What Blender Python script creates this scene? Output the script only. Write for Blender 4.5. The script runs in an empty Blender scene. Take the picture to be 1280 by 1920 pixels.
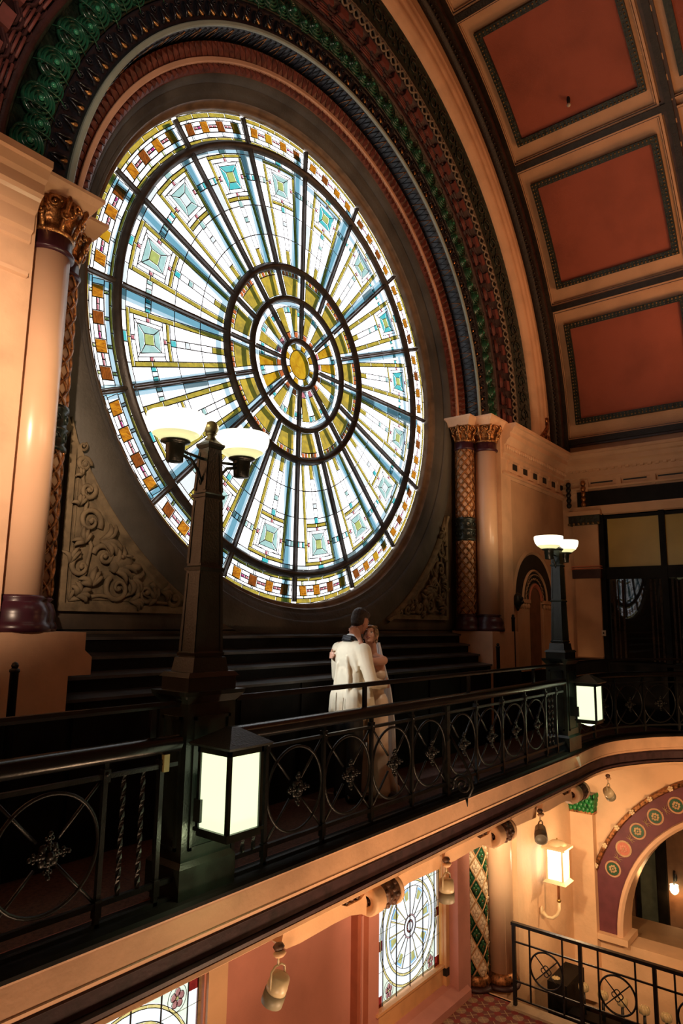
import bpy, bmesh, math, random
from mathutils import Vector, Matrix, noise
random.seed(7)
PI = math.pi
def rad(a): return a * PI / 180
SC = bpy.context.scene

# ------------------------------------------------------------------ camera
YAW, PITCH, ROLL, FPX = rad(51.558), rad(9.23), rad(0.868), 1274.7
cam_d = bpy.data.cameras.new('camera'); cam = bpy.data.objects.new('camera', cam_d)
SC.collection.objects.link(cam); SC.camera = cam
_f = Vector((math.sin(YAW) * math.cos(PITCH), math.cos(YAW) * math.cos(PITCH), math.sin(PITCH)))
_r = Vector((math.cos(YAW), -math.sin(YAW), 0)); _u = _r.cross(_f)
_r2 = _r * math.cos(ROLL) + _u * math.sin(ROLL); _u2 = -_r * math.sin(ROLL) + _u * math.cos(ROLL)
_m = Matrix((_r2, _u2, -_f)).transposed().to_4x4(); _m.translation = Vector((0, 0, 1.7))
cam.matrix_world = _m
cam_d.sensor_fit = 'VERTICAL'; cam_d.sensor_height = 36; cam_d.sensor_width = 24
cam_d.lens = FPX / 1920 * 36; cam_d.clip_start = 0.05; cam_d.clip_end = 200

# ------------------------------------------------------------------ world, exposure
w = bpy.data.worlds.new('world'); SC.world = w; w.use_nodes = True
w.node_tree.nodes['Background'].inputs[0].default_value = (0.50, 0.36, 0.25, 1)
w.node_tree.nodes['Background'].inputs[1].default_value = 0.006
SC.view_settings.view_transform = 'Standard'; SC.view_settings.look = 'None'
SC.view_settings.exposure = 0.0; SC.view_settings.gamma = 1.0
SC.view_settings.use_curve_mapping = False

# ------------------------------------------------------------------ unseen lamps added to light the room
def aim(o, tgt):
    o.rotation_euler = (Vector(tgt) - Vector(o.location)).to_track_quat('-Z', 'Y').to_euler()
def area(name, loc, tgt, size, power, col):
    l = bpy.data.lights.new(name, 'AREA'); l.size = size; l.energy = power; l.color = col
    o = bpy.data.objects.new(name, l); SC.collection.objects.link(o); o.location = loc; aim(o, tgt); return o
def spot(name, loc, tgt, ang, power, col, blend=.6, size=.08):
    l = bpy.data.lights.new(name, 'SPOT'); l.spot_size = rad(ang); l.spot_blend = blend
    l.energy = power; l.color = col; l.shadow_soft_size = size
    o = bpy.data.objects.new(name, l); SC.collection.objects.link(o); o.location = loc; aim(o, tgt); return o
def point(name, loc, power, col, size=.05):
    l = bpy.data.lights.new(name, 'POINT'); l.energy = power; l.color = col; l.shadow_soft_size = size
    o = bpy.data.objects.new(name, l); SC.collection.objects.link(o); o.location = loc; return o
WARM = (1.0, 0.56, 0.27); AMBER = (1.0, 0.46, 0.19); SOFT = (1.0, 0.70, 0.42)
spot('unseen_warm_spot', (-0.2, 1.2, 3.2), (1.35, 4.9, 3.1), 53, 1350, (1.0, .70, .48), .8)  # unseen spot without a fixture, added to warm the left column
spot('unseen_warm_spot', (5.5, -2.5, 4.2), (9.9, 4.7, 4.2), 22, 900, (1.0, .52, .25), .9)
spot('unseen_warm_spot', (6.5, -2.0, 4.0), (11.8, 4.7, 3.2), 34, 120, AMBER, .9)
spot('unseen_warm_spot', (9.0, -2.0, 4.5), (9.6, 4.7, 8.0), 75, 260, (1.0, .5, .25), .9)
area('unseen_uplight', (11.4, 0.6, 5.3), (10.0, 1.6, 10.5), 1.4, 82, (1.0, .46, .2))  # unseen area light, added to brighten the vault
area('unseen_uplight', (11.6, -3.0, 5.3), (7.5, -1.0, 11.0), 1.6, 60, AMBER)
spot('unseen_hall_spot', (4.0, 0.2, -2.2), (5.6, 5.3, -1.6), 75, 480, WARM, .7, .3)
for _x in (1.8, 4.6, 7.4): spot('unseen_hall_spot', (_x, 1.9, -2.9), (_x + .3, 3.5, -.2), 105, 290, (1.0, .62, .36), .8, .25)  # unseen spots from below, added to brighten the balcony fascia
spot('unseen_warm_spot', (0.3, 1.0, 5.6), (3.0, 4.9, 7.2), 62, 330, (1.0, .80, .62), .9, .2)  # another unseen spot, added for the left arch bands
spot('unseen_hall_spot', (9.0, 0.6, -1.2), (12.8, 3.3, -1.9), 85, 620, WARM, .8, .3)
spot('unseen_warm_spot', (6.3, 0.4, 5.5), (5.85, 4.1, 1.1), 13, 260, (1.0, .76, .52), .7)
spot('added_rim_spot', (2.88, 4.96, 2.65), (5.55, 4.25, 1.15), 17, 420, (.92, .97, 1.0), .8, .05)  # no source in the room; added for the bright edge on the jacket

# ------------------------------------------------------------------ materials
MATS = {}
def M(name, col, rough=.6, metal=0, var=.12, scale=6, bump=0, bscale=40, spec=.5, emit=None, es=0, coat=0, col2=None, trans=0):
    if name in MATS: return MATS[name]
    m = bpy.data.materials.new(name); m.use_nodes = True; nt = m.node_tree; b = nt.nodes['Principled BSDF']
    b.inputs['Roughness'].default_value = rough; b.inputs['Metallic'].default_value = metal
    b.inputs['Specular IOR Level'].default_value = spec; b.inputs['Coat Weight'].default_value = coat
    b.inputs['Transmission Weight'].default_value = trans
    tc = nt.nodes.new('ShaderNodeTexCoord'); nz = nt.nodes.new('ShaderNodeTexNoise')
    nz.inputs['Scale'].default_value = scale; nz.inputs['Detail'].default_value = 5
    nt.links.new(tc.outputs['Object'], nz.inputs['Vector'])
    mx = nt.nodes.new('ShaderNodeMix'); mx.data_type = 'RGBA'
    c2 = col2 if col2 else tuple(max(0, c * (1 - 2.2 * var)) for c in col)
    mx.inputs[6].default_value = (*col, 1); mx.inputs[7].default_value = (*c2, 1)
    rp = nt.nodes.new('ShaderNodeMapRange'); rp.inputs[1].default_value = .42; rp.inputs[2].default_value = .72
    nt.links.new(nz.outputs['Fac'], rp.inputs[0]); nt.links.new(rp.outputs[0], mx.inputs[0])
    nt.links.new(mx.outputs[2], b.inputs['Base Color'])
    if bump:
        n2 = nt.nodes.new('ShaderNodeTexNoise'); n2.inputs['Scale'].default_value = bscale; n2.inputs['Detail'].default_value = 3
        nt.links.new(tc.outputs['Object'], n2.inputs['Vector'])
        bp = nt.nodes.new('ShaderNodeBump'); bp.inputs['Strength'].default_value = bump; bp.inputs['Distance'].default_value = .02
        nt.links.new(n2.outputs['Fac'], bp.inputs['Height']); nt.links.new(bp.outputs[0], b.inputs['Normal'])
    if emit:
        b.inputs['Emission Color'].default_value = (*emit, 1); b.inputs['Emission Strength'].default_value = es
    MATS[name] = m; return m
def G(name, col, var=.25, scale=9, col2=None, stretch=(1, 1, 1), k=1):
    col = tuple(c * k for c in col); col2 = tuple(c * k for c in col2) if col2 else None
    """stained glass: tinted see-through pane with a faint gloss"""
    if name in MATS: return MATS[name]
    m = bpy.data.materials.new(name); m.use_nodes = True; nt = m.node_tree; nt.nodes.clear()
    out = nt.nodes.new('ShaderNodeOutputMaterial'); tr = nt.nodes.new('ShaderNodeBsdfTransparent')
    gl = nt.nodes.new('ShaderNodeBsdfGlossy'); gl.inputs['Roughness'].default_value = .25
    gl.inputs[0].default_value = (.8, .8, .8, 1)
    mix = nt.nodes.new('ShaderNodeMixShader'); mix.inputs[0].default_value = .035
    tc = nt.nodes.new('ShaderNodeTexCoord'); mp = nt.nodes.new('ShaderNodeMapping'); mp.inputs['Scale'].default_value = stretch
    nz = nt.nodes.new('ShaderNodeTexNoise'); nz.inputs['Scale'].default_value = scale; nz.inputs['Detail'].default_value = 6
    nz.inputs['Distortion'].default_value = 1.2
    nt.links.new(tc.outputs['Object'], mp.inputs[0]); nt.links.new(mp.outputs[0], nz.inputs['Vector'])
    rp = nt.nodes.new('ShaderNodeMapRange'); rp.inputs[1].default_value = .35; rp.inputs[2].default_value = .68
    mx = nt.nodes.new('ShaderNodeMix'); mx.data_type = 'RGBA'
    c2 = col2 if col2 else tuple(c * (1 - var) for c in col)
    mx.inputs[6].default_value = (*col, 1); mx.inputs[7].default_value = (*c2, 1)
    nt.links.new(nz.outputs['Fac'], rp.inputs[0]); nt.links.new(rp.outputs[0], mx.inputs[0])
    nt.links.new(mx.outputs[2], tr.inputs[0]); nt.links.new(tr.outputs[0], mix.inputs[1]); nt.links.new(gl.outputs[0], mix.inputs[2])
    nt.links.new(mix.outputs[0], out.inputs[0]); MATS[name] = m; return m
def EM(name, col, s):
    if name in MATS: return MATS[name]
    m = bpy.data.materials.new(name); m.use_nodes = True; nt = m.node_tree; nt.nodes.clear()
    out = nt.nodes.new('ShaderNodeOutputMaterial'); e = nt.nodes.new('ShaderNodeEmission')
    e.inputs[0].default_value = (*col, 1); e.inputs[1].default_value = s
    nt.links.new(e.outputs[0], out.inputs[0]); MATS[name] = m; return m

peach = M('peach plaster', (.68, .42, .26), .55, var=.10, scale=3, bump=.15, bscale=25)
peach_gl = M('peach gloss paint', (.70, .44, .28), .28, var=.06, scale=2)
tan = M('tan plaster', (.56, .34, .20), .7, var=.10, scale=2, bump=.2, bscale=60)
coral = M('coral plaster', (.52, .17, .10), .75, var=.10, scale=2, bump=.25, bscale=90)
brick_red = M('brick red panel', (.33, .085, .05), .8, var=.12, scale=1.5, bump=.3, bscale=120)
black_paint = M('black gloss paint', (.008, .008, .008), .25, spec=.4, var=.3, scale=8, bump=.05, bscale=60)
black_iron = M('black iron', (.011, .012, .012), .36, spec=.35, var=.3, scale=20, bump=.15, bscale=120)
green_black = M('dark green enamel', (.014, .021, .017), .30, var=.3, scale=6, bump=.1, bscale=70)
dark_wood = M('black stained wood', (.009, .008, .007), .6, spec=.12, var=.4, scale=3, bump=.1, bscale=30)
step_wood = M('dark painted board', (.070, .071, .074), .42, var=.35, scale=2.5, bump=.15, bscale=30)
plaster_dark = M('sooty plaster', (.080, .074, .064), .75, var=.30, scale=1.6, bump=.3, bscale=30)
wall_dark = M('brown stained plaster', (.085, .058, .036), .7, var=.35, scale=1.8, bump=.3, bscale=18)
stone = M('carved buff stone', (.17, .125, .070), .8, var=.25, scale=9, bump=.15, bscale=60)
brown_frame = M('brown wood frame', (.17, .105, .06), .45, var=.25, scale=6, bump=.1)
mullion = M('dark brown mullion', (.055, .044, .036), .42, var=.3, scale=9, bump=.12, bscale=50)
lead = M('lead came', (.02, .022, .022), .5, var=.2)
peach_band = M('salmon arch band', (.60, .33, .21), .5, var=.08, scale=4)
grey_band = M('grey green arch band', (.27, .31, .26), .5, var=.08, scale=4)
red_rel = M('oxblood relief', (.14, .030, .020), .38, var=.3, scale=12, bump=.2, bscale=50)
blue_rel = M('navy relief', (.011, .013, .020), .28, var=.35, scale=12, bump=.15, bscale=60)
green_rel = M('emerald glazed relief', (.012, .080, .043), .20, var=.45, scale=9, bump=.1, bscale=60)
green_bright = M('bright emerald bead', (.03, .22, .12), .2, var=.1)
gold = M('gilding', (.62, .33, .12), .28, metal=.85, var=.35, scale=22, bump=.3, bscale=90)
gold_dark = M('antique gilding', (.40, .17, .06), .30, metal=.75, var=.45, scale=25, bump=.3, bscale=90)
maroon = M('maroon paint', (.045, .014, .015), .5, var=.3, scale=5, bump=.2, bscale=60)
maroon_hi = M('dusty red block', (.17, .045, .038), .6, var=.2, scale=8)
plum = M('plum enamel', (.050, .012, .022), .3, var=.2, scale=6)
plum_flat = M('plum paint', (.045, .020, .024), .55, var=.3, scale=10, bump=.1)
braid_m = M('pale braid', (.25, .20, .15), .55, var=.3, scale=20)
dk_green = M('bottle green frieze', (.010, .020, .012), .45, var=.5, scale=14, bump=.7, bscale=14)
rib_dark = M('dark ceiling rib', (.012, .008, .006), .5, var=.4, scale=12, bump=.3, bscale=40)
rib_red = M('oxblood rib', (.045, .016, .012), .4, var=.3, scale=12)
egg_m = M('olive gilt moulding', (.19, .12, .04), .4, var=.4, scale=30)
black_m = M('flat black', (.006, .006, .006), .6, var=.1)
carpet_m = M('balcony carpet', (.085, .036, .022), .95, var=.3, scale=40, bump=.4, bscale=200)
cream = M('cream painted metal', (.72, .55, .33), .4, var=.06)
brass = M('brass', (.55, .36, .12), .3, metal=.9, var=.2)
olive_brass = M('olive brass', (.20, .17, .08), .35, metal=.7, var=.3, scale=10)

# ------------------------------------------------------------------ mesh helpers
COL = SC.collection
class MB:
    def __init__(s): s.v = []; s.f = []; s.mi = []; s.mats = []; s.sm = []
    def mat(s, m):
        if m not in s.mats: s.mats.append(m)
        return s.mats.index(m)
    def add(s, vs, fs, m, smooth=False):
        o = len(s.v); s.v += [tuple(v) for v in vs]; k = s.mat(m)
        for f in fs: s.f.append([i + o for i in f]); s.mi.append(k); s.sm.append(smooth)
    def box(s, x0, x1, y0, y1, z0, z1, m, T=None):
        vs = [Vector((x, y, z)) for x in (x0, x1) for y in (y0, y1) for z in (z0, z1)]
        if T: vs = [T @ v for v in vs]
        s.add(vs, [(0, 1, 3, 2), (4, 6, 7, 5), (0, 4, 5, 1), (2, 3, 7, 6), (0, 2, 6, 4), (1, 5, 7, 3)], m)
    def frust(s, cx, cy, z0, z1, a0, b0, a1, b1, m, T=None):
        vs = [Vector((cx + sx * a, cy + sy * b, z)) for z, a, b in ((z0, a0, b0), (z1, a1, b1)) for sx, sy in ((-1, -1), (1, -1), (1, 1), (-1, 1))]
        if T: vs = [T @ v for v in vs]
        s.add(vs, [(3, 2, 1, 0), (4, 5, 6, 7), (0, 1, 5, 4), (1, 2, 6, 5), (2, 3, 7, 6), (3, 0, 4, 7)], m)
    def lathe(s, prof, m, c=(0, 0, 0), n=24, T=None, smooth=True, a0=0, a1=2 * PI):
        full = abs(a1 - a0 - 2 * PI) < 1e-6; k = n if full else n + 1; vs = []
        for r, z in prof:
            for i in range(k):
                a = a0 + (a1 - a0) * i / n; v = Vector((r * math.cos(a), r * math.sin(a), z))
                vs.append((T @ v if T else v) + Vector(c))
        fs = []
        for j in range(len(prof) - 1):
            for i in range(n):
                i2 = (i + 1) % k if full else i + 1
                fs.append((j * k + i, j * k + i2, (j + 1) * k + i2, (j + 1) * k + i))
        if prof[0][0] > 1e-4 and full: fs.append(tuple(range(k))[::-1])
        if prof[-1][0] > 1e-4 and full: fs.append(tuple((len(prof) - 1) * k + i for i in range(k)))
        s.add(vs, fs, m, smooth)
    def tube(s, pts, r, m, n=8, closed=False, flat=1.0, up=None, smooth=True):
        pts = [Vector(p) for p in pts]; N = len(pts); vs = []; rs = r if isinstance(r, (list, tuple)) else [r] * N
        u0 = Vector(up) if up else None; prev = None
        for i, p in enumerate(pts):
            a = pts[i - 1] if (i > 0 or closed) else p; b = pts[(i + 1) % N] if (i < N - 1 or closed) else p
            t = (b - a).normalized()
            if u0: x = u0.cross(t).normalized()
            else:
                if prev is None:
                    h = Vector((0, 0, 1)) if abs(t.z) < .9 else Vector((1, 0, 0)); x = h.cross(t).normalized()
                else: x = (prev - t * prev.dot(t)).normalized()
                prev = x
            y = t.cross(x)
            for k in range(n):
                g = 2 * PI * k / n + PI / n; vs.append(p + x * math.cos(g) * rs[i] + y * math.sin(g) * rs[i] * flat)
        fs = [(i * n + k, i * n + (k + 1) % n, ((i + 1) % N) * n + (k + 1) % n, ((i + 1) % N) * n + k) for i in range(N if closed else N - 1) for k in range(n)]
        if not closed: fs += [tuple(range(n))[::-1], tuple((N - 1) * n + k for k in range(n))]
        s.add(vs, fs, m, smooth)
    def ball(s, c, r, m, n=10, sc=(1, 1, 1), T=None):
        k = max(4, n // 2); prof = [(math.sin(PI * i / k), -math.cos(PI * i / k)) for i in range(k + 1)]
        vs = []; fs = []
        for a, b in prof:
            for i in range(n):
                g = 2 * PI * i / n; v = Vector((a * math.cos(g) * r * sc[0], a * math.sin(g) * r * sc[1], b * r * sc[2]))
                vs.append((T @ v if T else v) + Vector(c))
        for j in range(k):
            for i in range(n): fs.append((j * n + i, j * n + (i + 1) % n, (j + 1) * n + (i + 1) % n, (j + 1) * n + i))
        s.add(vs, fs, m, True)
    def prism(s, poly, y0, y1, m, ax='y'):
        """poly in the two other axes, extruded along ax"""
        n = len(poly)
        def P(a, b, c): return {'y': (a, c, b), 'x': (c, a, b), 'z': (a, b, c)}[ax]
        vs = [P(a, b, y0) for a, b in poly] + [P(a, b, y1) for a, b in poly]
        fs = [tuple(range(n))[::-1], tuple(range(n, 2 * n))] + [(i, (i + 1) % n, (i + 1) % n + n, i + n) for i in range(n)]
        s.add(vs, fs, m)
    def sweep(s, prof, path, m, smooth=False, closed=False):
        """prof [(a,b)] offsets; path: function giving list of frames (p, A, B)"""
        k = len(prof); vs = [p + A * a + Bv * b for p, A, Bv in path for a, b in prof]; N = len(path)
        fs = [(i * k + j, i * k + j + 1, ((i + 1) % N) * k + j + 1, ((i + 1) % N) * k + j) for i in range(N if closed else N - 1) for j in range(k - 1)]
        s.add(vs, fs, m, smooth)
    def mesh(s, name='mesh', fix=True):
        me = bpy.data.meshes.new(name); me.from_pydata(s.v, [], s.f)
        for m in s.mats: me.materials.append(m)
        me.polygons.foreach_set('material_index', s.mi); me.polygons.foreach_set('use_smooth', s.sm)
        me.update()
        if fix:
            bm = bmesh.new(); bm.from_mesh(me); bmesh.ops.recalc_face_normals(bm, faces=bm.faces); bm.to_mesh(me); bm.free()
        return me
    def obj(s, name, parent=None, loc=None, fix=True):
        return put(s.mesh(name, fix), name, parent, loc)
def put(me, name, parent=None, loc=None):
    o = bpy.data.objects.new(name, me); COL.objects.link(o)
    if parent: o.parent = parent
    if loc is not None: o.location = loc
    return o
def tag(o, label=None, cat=None, group=None, kind=None):
    if label: o['label'] = label
    if cat: o['category'] = cat
    if group: o['group'] = group
    if kind: o['kind'] = kind
    return o
def thing(name, label, cat, loc=(0, 0, 0), group=None, kind=None):
    o = bpy.data.objects.new(name, None); COL.objects.link(o); o.location = loc; o.empty_display_size = .1
    return tag(o, label, cat, group, kind)
def struct(name, mb, parent=None, smooth=False): return tag(mb.obj(name, parent), kind='structure')
def dup(root, loc, label=None, rot=None):
    r = root.copy(); COL.objects.link(r); r.location = loc
    if label: r['label'] = label
    if rot is not None: r.rotation_euler = rot
    for ch in root.children:
        c = ch.copy(); COL.objects.link(c); c.parent = r
        for g in ch.children:
            d = g.copy(); COL.objects.link(d); d.parent = c
    return r

CX, CZ, GY = 6.148, 4.948, 5.60      # centre of the round window, plane of its glass
def WP(r, a, y): return Vector((CX + r * math.cos(a), y, CZ + r * math.sin(a)))
def revolve(mb, prof, m, a0=0, a1=PI, n=96, smooth=True):
    full = abs(a1 - a0 - 2 * PI) < 1e-6; k = n if full else n + 1
    vs = [WP(r, a0 + (a1 - a0) * i / n, y) for r, y in prof for i in range(k)]; fs = []
    for j in range(len(prof) - 1):
        for i in range(n):
            i2 = (i + 1) % k; fs.append((j * k + i, j * k + i2, (j + 1) * k + i2, (j + 1) * k + i))
    mb.add(vs, fs, m, smooth)

# ================================================================== LARGE STRUCTURE
XR, XL, YF = 12.9, -0.62, -9.0        # end wall, left wall, far front wall
TY = 4.74                             # tympanum wall plane
# --- window wall: spandrel field below and around the round window
wb = MB(); n = 72; vs = []; fs = []
for i in range(n + 1):
    a = PI + PI * i / n; ca, sa = math.cos(a), math.sin(a); p = WP(3.27, a, 5.34)
    t = min(3.75 / max(abs(ca), 1e-6), 3.35 / max(abs(sa), 1e-6)); vs += [p, WP(max(t, 3.27), a, 5.34)]
for i in range(n): fs.append((2 * i, 2 * i + 1, 2 * i + 3, 2 * i + 2))
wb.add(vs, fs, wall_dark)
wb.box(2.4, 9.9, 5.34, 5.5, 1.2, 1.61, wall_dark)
for s in (-1, 1):                       # stepped jamb piers beside the columns
    def X(a, b): return (min(CX + s * a, CX + s * b), max(CX + s * a, CX + s * b))
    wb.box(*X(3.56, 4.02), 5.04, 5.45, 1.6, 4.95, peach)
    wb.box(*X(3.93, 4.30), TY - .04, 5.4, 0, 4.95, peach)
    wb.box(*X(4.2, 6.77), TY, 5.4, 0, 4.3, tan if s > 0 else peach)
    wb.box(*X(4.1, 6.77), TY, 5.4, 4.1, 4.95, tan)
# tympanum beyond the archivolts, up to the vault
revolve(wb, [(4.5, TY + .02), (6.85, TY + .02)], tan, 0, PI, 96)
wall_back = struct('wall_back', wb)
# --- splay of the round window (full circle) and brown frame
wsp = MB()
revolve(wsp, [(3.03, 5.60), (3.03, 5.53), (3.045, 5.50), (3.07, 5.51), (3.10, 5.44)], brown_frame, 0, 2 * PI, 128)
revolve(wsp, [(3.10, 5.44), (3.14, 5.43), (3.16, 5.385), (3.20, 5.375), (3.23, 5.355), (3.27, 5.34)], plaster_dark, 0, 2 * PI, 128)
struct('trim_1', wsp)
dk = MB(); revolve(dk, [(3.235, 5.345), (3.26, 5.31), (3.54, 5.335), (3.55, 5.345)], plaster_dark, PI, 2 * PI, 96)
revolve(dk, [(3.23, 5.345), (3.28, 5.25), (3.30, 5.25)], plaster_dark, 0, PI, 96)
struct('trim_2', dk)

# --- archivolts (upper half), each its own trim with its relief pieces as parts
def arch_frame(r, a, y):                # matrix: local x radial, y tangential, z towards the room
    m = Matrix(((math.cos(a), -math.sin(a), 0, 0), (0, 0, -1, 0), (math.sin(a), math.cos(a), 0, 0), (0, 0, 0, 1)))
    m.translation = WP(r, a, y); return m
def place(me, name, parent, m):
    o = put(me, name, parent); o.matrix_local = m; return o
peach_b = MB(); revolve(peach_b, [(3.365, 5.26), (3.365, 5.18), (3.375, 5.17), (3.415, 5.17), (3.42, 5.18), (3.42, 5.24)], peach_band, 0, PI, 128, False)
struct('trim_3', peach_b)
red_b = MB(); revolve(red_b, [(3.285, 5.25), (3.30, 5.235), (3.37, 5.21)], red_rel, 0, PI, 110)
revolve(red_b, [(3.415, 5.21), (3.47, 5.17), (3.52, 5.14), (3.545, 5.12)], red_rel, 0, PI, 110)
red_arch = struct('trim_4', red_b)
lf = MB()
for i in range(118):                    # overlapping leaf ribs on the red arches
    a = PI * (i + .5) / 118
    for (r0, y0, r1, y1) in ((3.415, 5.20, 3.54, 5.115), (3.29, 5.24, 3.365, 5.205)):
        d = .5 * PI / 118
        v = [WP(r0, a - d, y0), WP(r0, a + d, y0), WP(r1, a + d * .6, y1), WP(r1, a + d * 1.5, y1), WP((r0 + r1) / 2, a + d * .2, (y0 + y1) / 2 - .028)]
        lf.add(v, [(0, 1, 4), (1, 3, 4), (3, 2, 4), (2, 0, 4)], red_rel)
        lf.tube([WP(r0, a + d, y0 - .008), WP(r1, a + d * 1.8, y1 - .010)], .005, red_rel, 4)
tag(lf.obj('red_leaf_relief', red_arch), kind='stuff')
blk = MB(); revolve(blk, [(3.545, 5.12), (3.575, 5.16), (3.60, 5.16)], black_m, 0, PI, 110)
revolve(blk, [(3.585, 5.15), (3.575, 5.10), (3.575, 4.92), (3.585, 4.90)], blue_rel, 0, PI, 120)
revolve(blk, [(3.63, 4.92), (3.66, 4.90), (3.75, 4.90), (3.83, 4.885), (3.845, 4.86), (3.86, 4.90)], blue_rel, 0, PI, 120)
blue_arch = struct('trim_5', blk)
sc = MB()
for i in range(124):                    # scallops of the navy soffit
    a0 = PI * i / 124; d = PI / 124
    for q in (0, 1):
        pts = []
        for k in range(6):
            t = k / 5; yy = 4.92 + .20 * t; pts.append(WP(3.566, a0 + d * (.5 + (.5 if q else -.5) * math.sin(t * PI / 2)), yy))
        sc.tube(pts, .0055, blue_rel if i % 3 else gold_dark, 4)
tag(sc.obj('scallop_relief', blue_arch), kind='stuff')
# gilt drops and navy leaves on the blue front band
db = MB(); db.lathe([(0, -.040), (.014, -.030), (.019, -.014), (.013, .006), (.005, .03), (0, .05)], gold, n=8, T=Matrix.Rotation(PI / 2, 4, 'Y'))
drop_me = db.mesh('gilt_drop')
ll = MB()
for sg in (-1, 1):
    ll.tube([(-.06, sg * .035, .0), (-.03, sg * .055, .02), (.03, sg * .075, .02), (.07, sg * .092, .01)], [.012, .014, .012, .006], blue_rel, 6)
ll.tube([(.07 + .028 * math.cos(t), .028 * math.sin(t), .012) for t in [k * .8 for k in range(8)]], .007, blue_rel, 5)
ll.ball((.07, 0, .014), .012, blue_rel, 8)
leaf_me = ll.mesh('navy_leaf')
for k in range(62):
    a = rad(170.95 - 2.885 * (k - 3))
    if a < .01 or a > PI - .01: continue
    place(drop_me, 'gilt_drop', blue_arch, arch_frame(3.700, a, 4.880) @ Matrix.Rotation(rad(28), 4, 'Z'))
    place(leaf_me, 'navy_leaf', blue_arch, arch_frame(3.735, a + rad(1.44), 4.895))
gb = MB(); revolve(gb, [(3.58, 4.93), (3.58, 4.885), (3.59, 4.875), (3.62, 4.875), (3.63, 4.885), (3.63, 4.93)], grey_band, 0, PI, 128, False)
struct('trim_6', gb)
# emerald whorl band
gr = MB(); revolve(gr, [(3.855, 4.90), (3.86, 4.86), (3.875, 4.85), (3.885, 4.895), (4.15, 4.895), (4.165, 4.85), (4.18, 4.85)], dk_green, 0, PI, 110)
green_arch = struct('trim_7', gr)
wh = MB()
prof = [(.160, -.01), (.158, .022), (.148, .034), (.138, .030), (.130, .004), (.122, .006), (.118, .040), (.108, .050), (.098, .044), (.090, .014), (.083, .016), (.079, .052), (.070, .060), (.061, .054), (.054, .024), (.048, .026), (.044, .060), (.036, .064), (.030, .050), (.001, .046)]
wh.lathe(prof, green_rel, n=24, T=Matrix.Diagonal((.86, 1, 1, 1)))
whorl_me = wh.mesh('whorl')
bd = MB(); bd.ball((0, 0, .060), .024, green_bright, 10, (1, 1, .8)); bead_me = bd.mesh('whorl_bead')
sl = MB(); sl.tube([(-.150, .085, .045), (-.07, .072, .070), (.02, .078, .072), (.10, .095, .060), (.15, .125, .035)], [.004, .007, .008, .006, .003], green_rel, 6)
sl.tube([(-.05, .02, .05), (-.02, -.01, .06), (.03, .0, .055)], .007, green_rel, 6)
stem_me = sl.mesh('whorl_stem')
for k in range(66):
    a = rad(174.87 - 2.866 * (k - 1))
    if a < .012 or a > PI - .012: continue
    fr = arch_frame(3.985 + (.02 if k % 2 else -.03), a, 4.88 - (.012 if k % 2 else 0))
    place(whorl_me, 'whorl', green_arch, fr @ Matrix.Diagonal((1.0 if k % 2 else .78, 1.0 if k % 2 else .78, 1, 1)))
    place(bead_me, 'whorl_bead', green_arch, fr); place(stem_me, 'whorl_stem', green_arch, fr)
# maroon zigzag torus with dusty red blocks
mr = MB()
revolve(mr, [(4.17, 4.86), (4.19, 4.83), (4.225, 4.82), (4.25, 4.85)], maroon, 0, PI, 110)
for j in range(4):                      # stepped zigzag ridges
    r0 = 4.26 + .045 * j; pr = [(-.018, 0), (-.008, -.022), (.008, -.022), (.018, 0)]
    path = []
    nn = 360
    for i in range(nn + 1):
        a = PI * i / nn; ph = ((math.degrees(a) - 61.94) / 3.955) % 1
        z = .026 * (1 if ph < .38 else (1 - (ph - .38) / .12 * 2 if ph < .5 else (-1 if ph < .88 else -1 + (ph - .88) / .12 * 2)))
        path.append((WP(r0 + z, a, 4.84 - .02 * j), Vector((math.cos(a), 0, math.sin(a))), Vector((0, 1, 0))))
    mr.sweep(pr, path, maroon)
revolve(mr, [(4.24, 4.87), (4.50, 4.77), (4.505, 4.72)], maroon, 0, PI, 110)
maroon_arch = struct('trim_8', mr)
bk = MB(); bk.box(-.055, .055, -.085, .085, 0, .07, maroon_hi); block_me = bk.mesh('block')
st = MB()
for q in range(3): st.tube([(-.05 + .04 * q, -.11, .02), (-.05 + .04 * q, .11, .02)], .013, maroon_hi, 6)
stripe_me = st.mesh('reeded_block')
for k in range(46):
    a = rad(61.94 + 3.955 * (k - 15))
    if a < .02 or a > PI - .02: continue
    place(block_me, 'block', maroon_arch, arch_frame(4.44, a, 4.80)); place(stripe_me, 'reeded_block', maroon_arch, arch_frame(4.315, a + rad(1.0), 4.815))
# braid
br = MB(); N = 720
revolve(br, [(4.505, 4.76), (4.51, 4.745), (4.70, 4.745), (4.71, 4.76)], dk_green, 0, PI, 100)
braid_arch = struct('trim_9', br)
bt = MB()
for ph in (0, 2 * PI / 3, 4 * PI / 3):
    pts = [WP(4.605 + .075 * math.sin(2 * PI * (math.degrees(PI * i / N) / 4.6) + ph), PI * i / N, 4.715 - .018 * math.cos(4 * PI * (math.degrees(PI * i / N) / 4.6) + 2 * ph)) for i in range(N + 1)]
    bt.tube(pts, .017, braid_m, 5)
bt.tube([WP(4.705, PI * i / 120, 4.72) for i in range(121)], .008, braid_m, 5)
tag(bt.obj('braid', braid_arch), kind='stuff')
hd = MB()
for i in range(170):
    a = PI * (i + .5) / 170; d = PI / 170 * .32
    hd.add([WP(4.725, a - d, 4.735), WP(4.725, a + d, 4.735), WP(4.755, a + d, 4.735), WP(4.755, a - d, 4.735)], [(0, 1, 2, 3)], braid_m)
tag(hd.obj('fret_border', braid_arch), kind='stuff')
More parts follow.
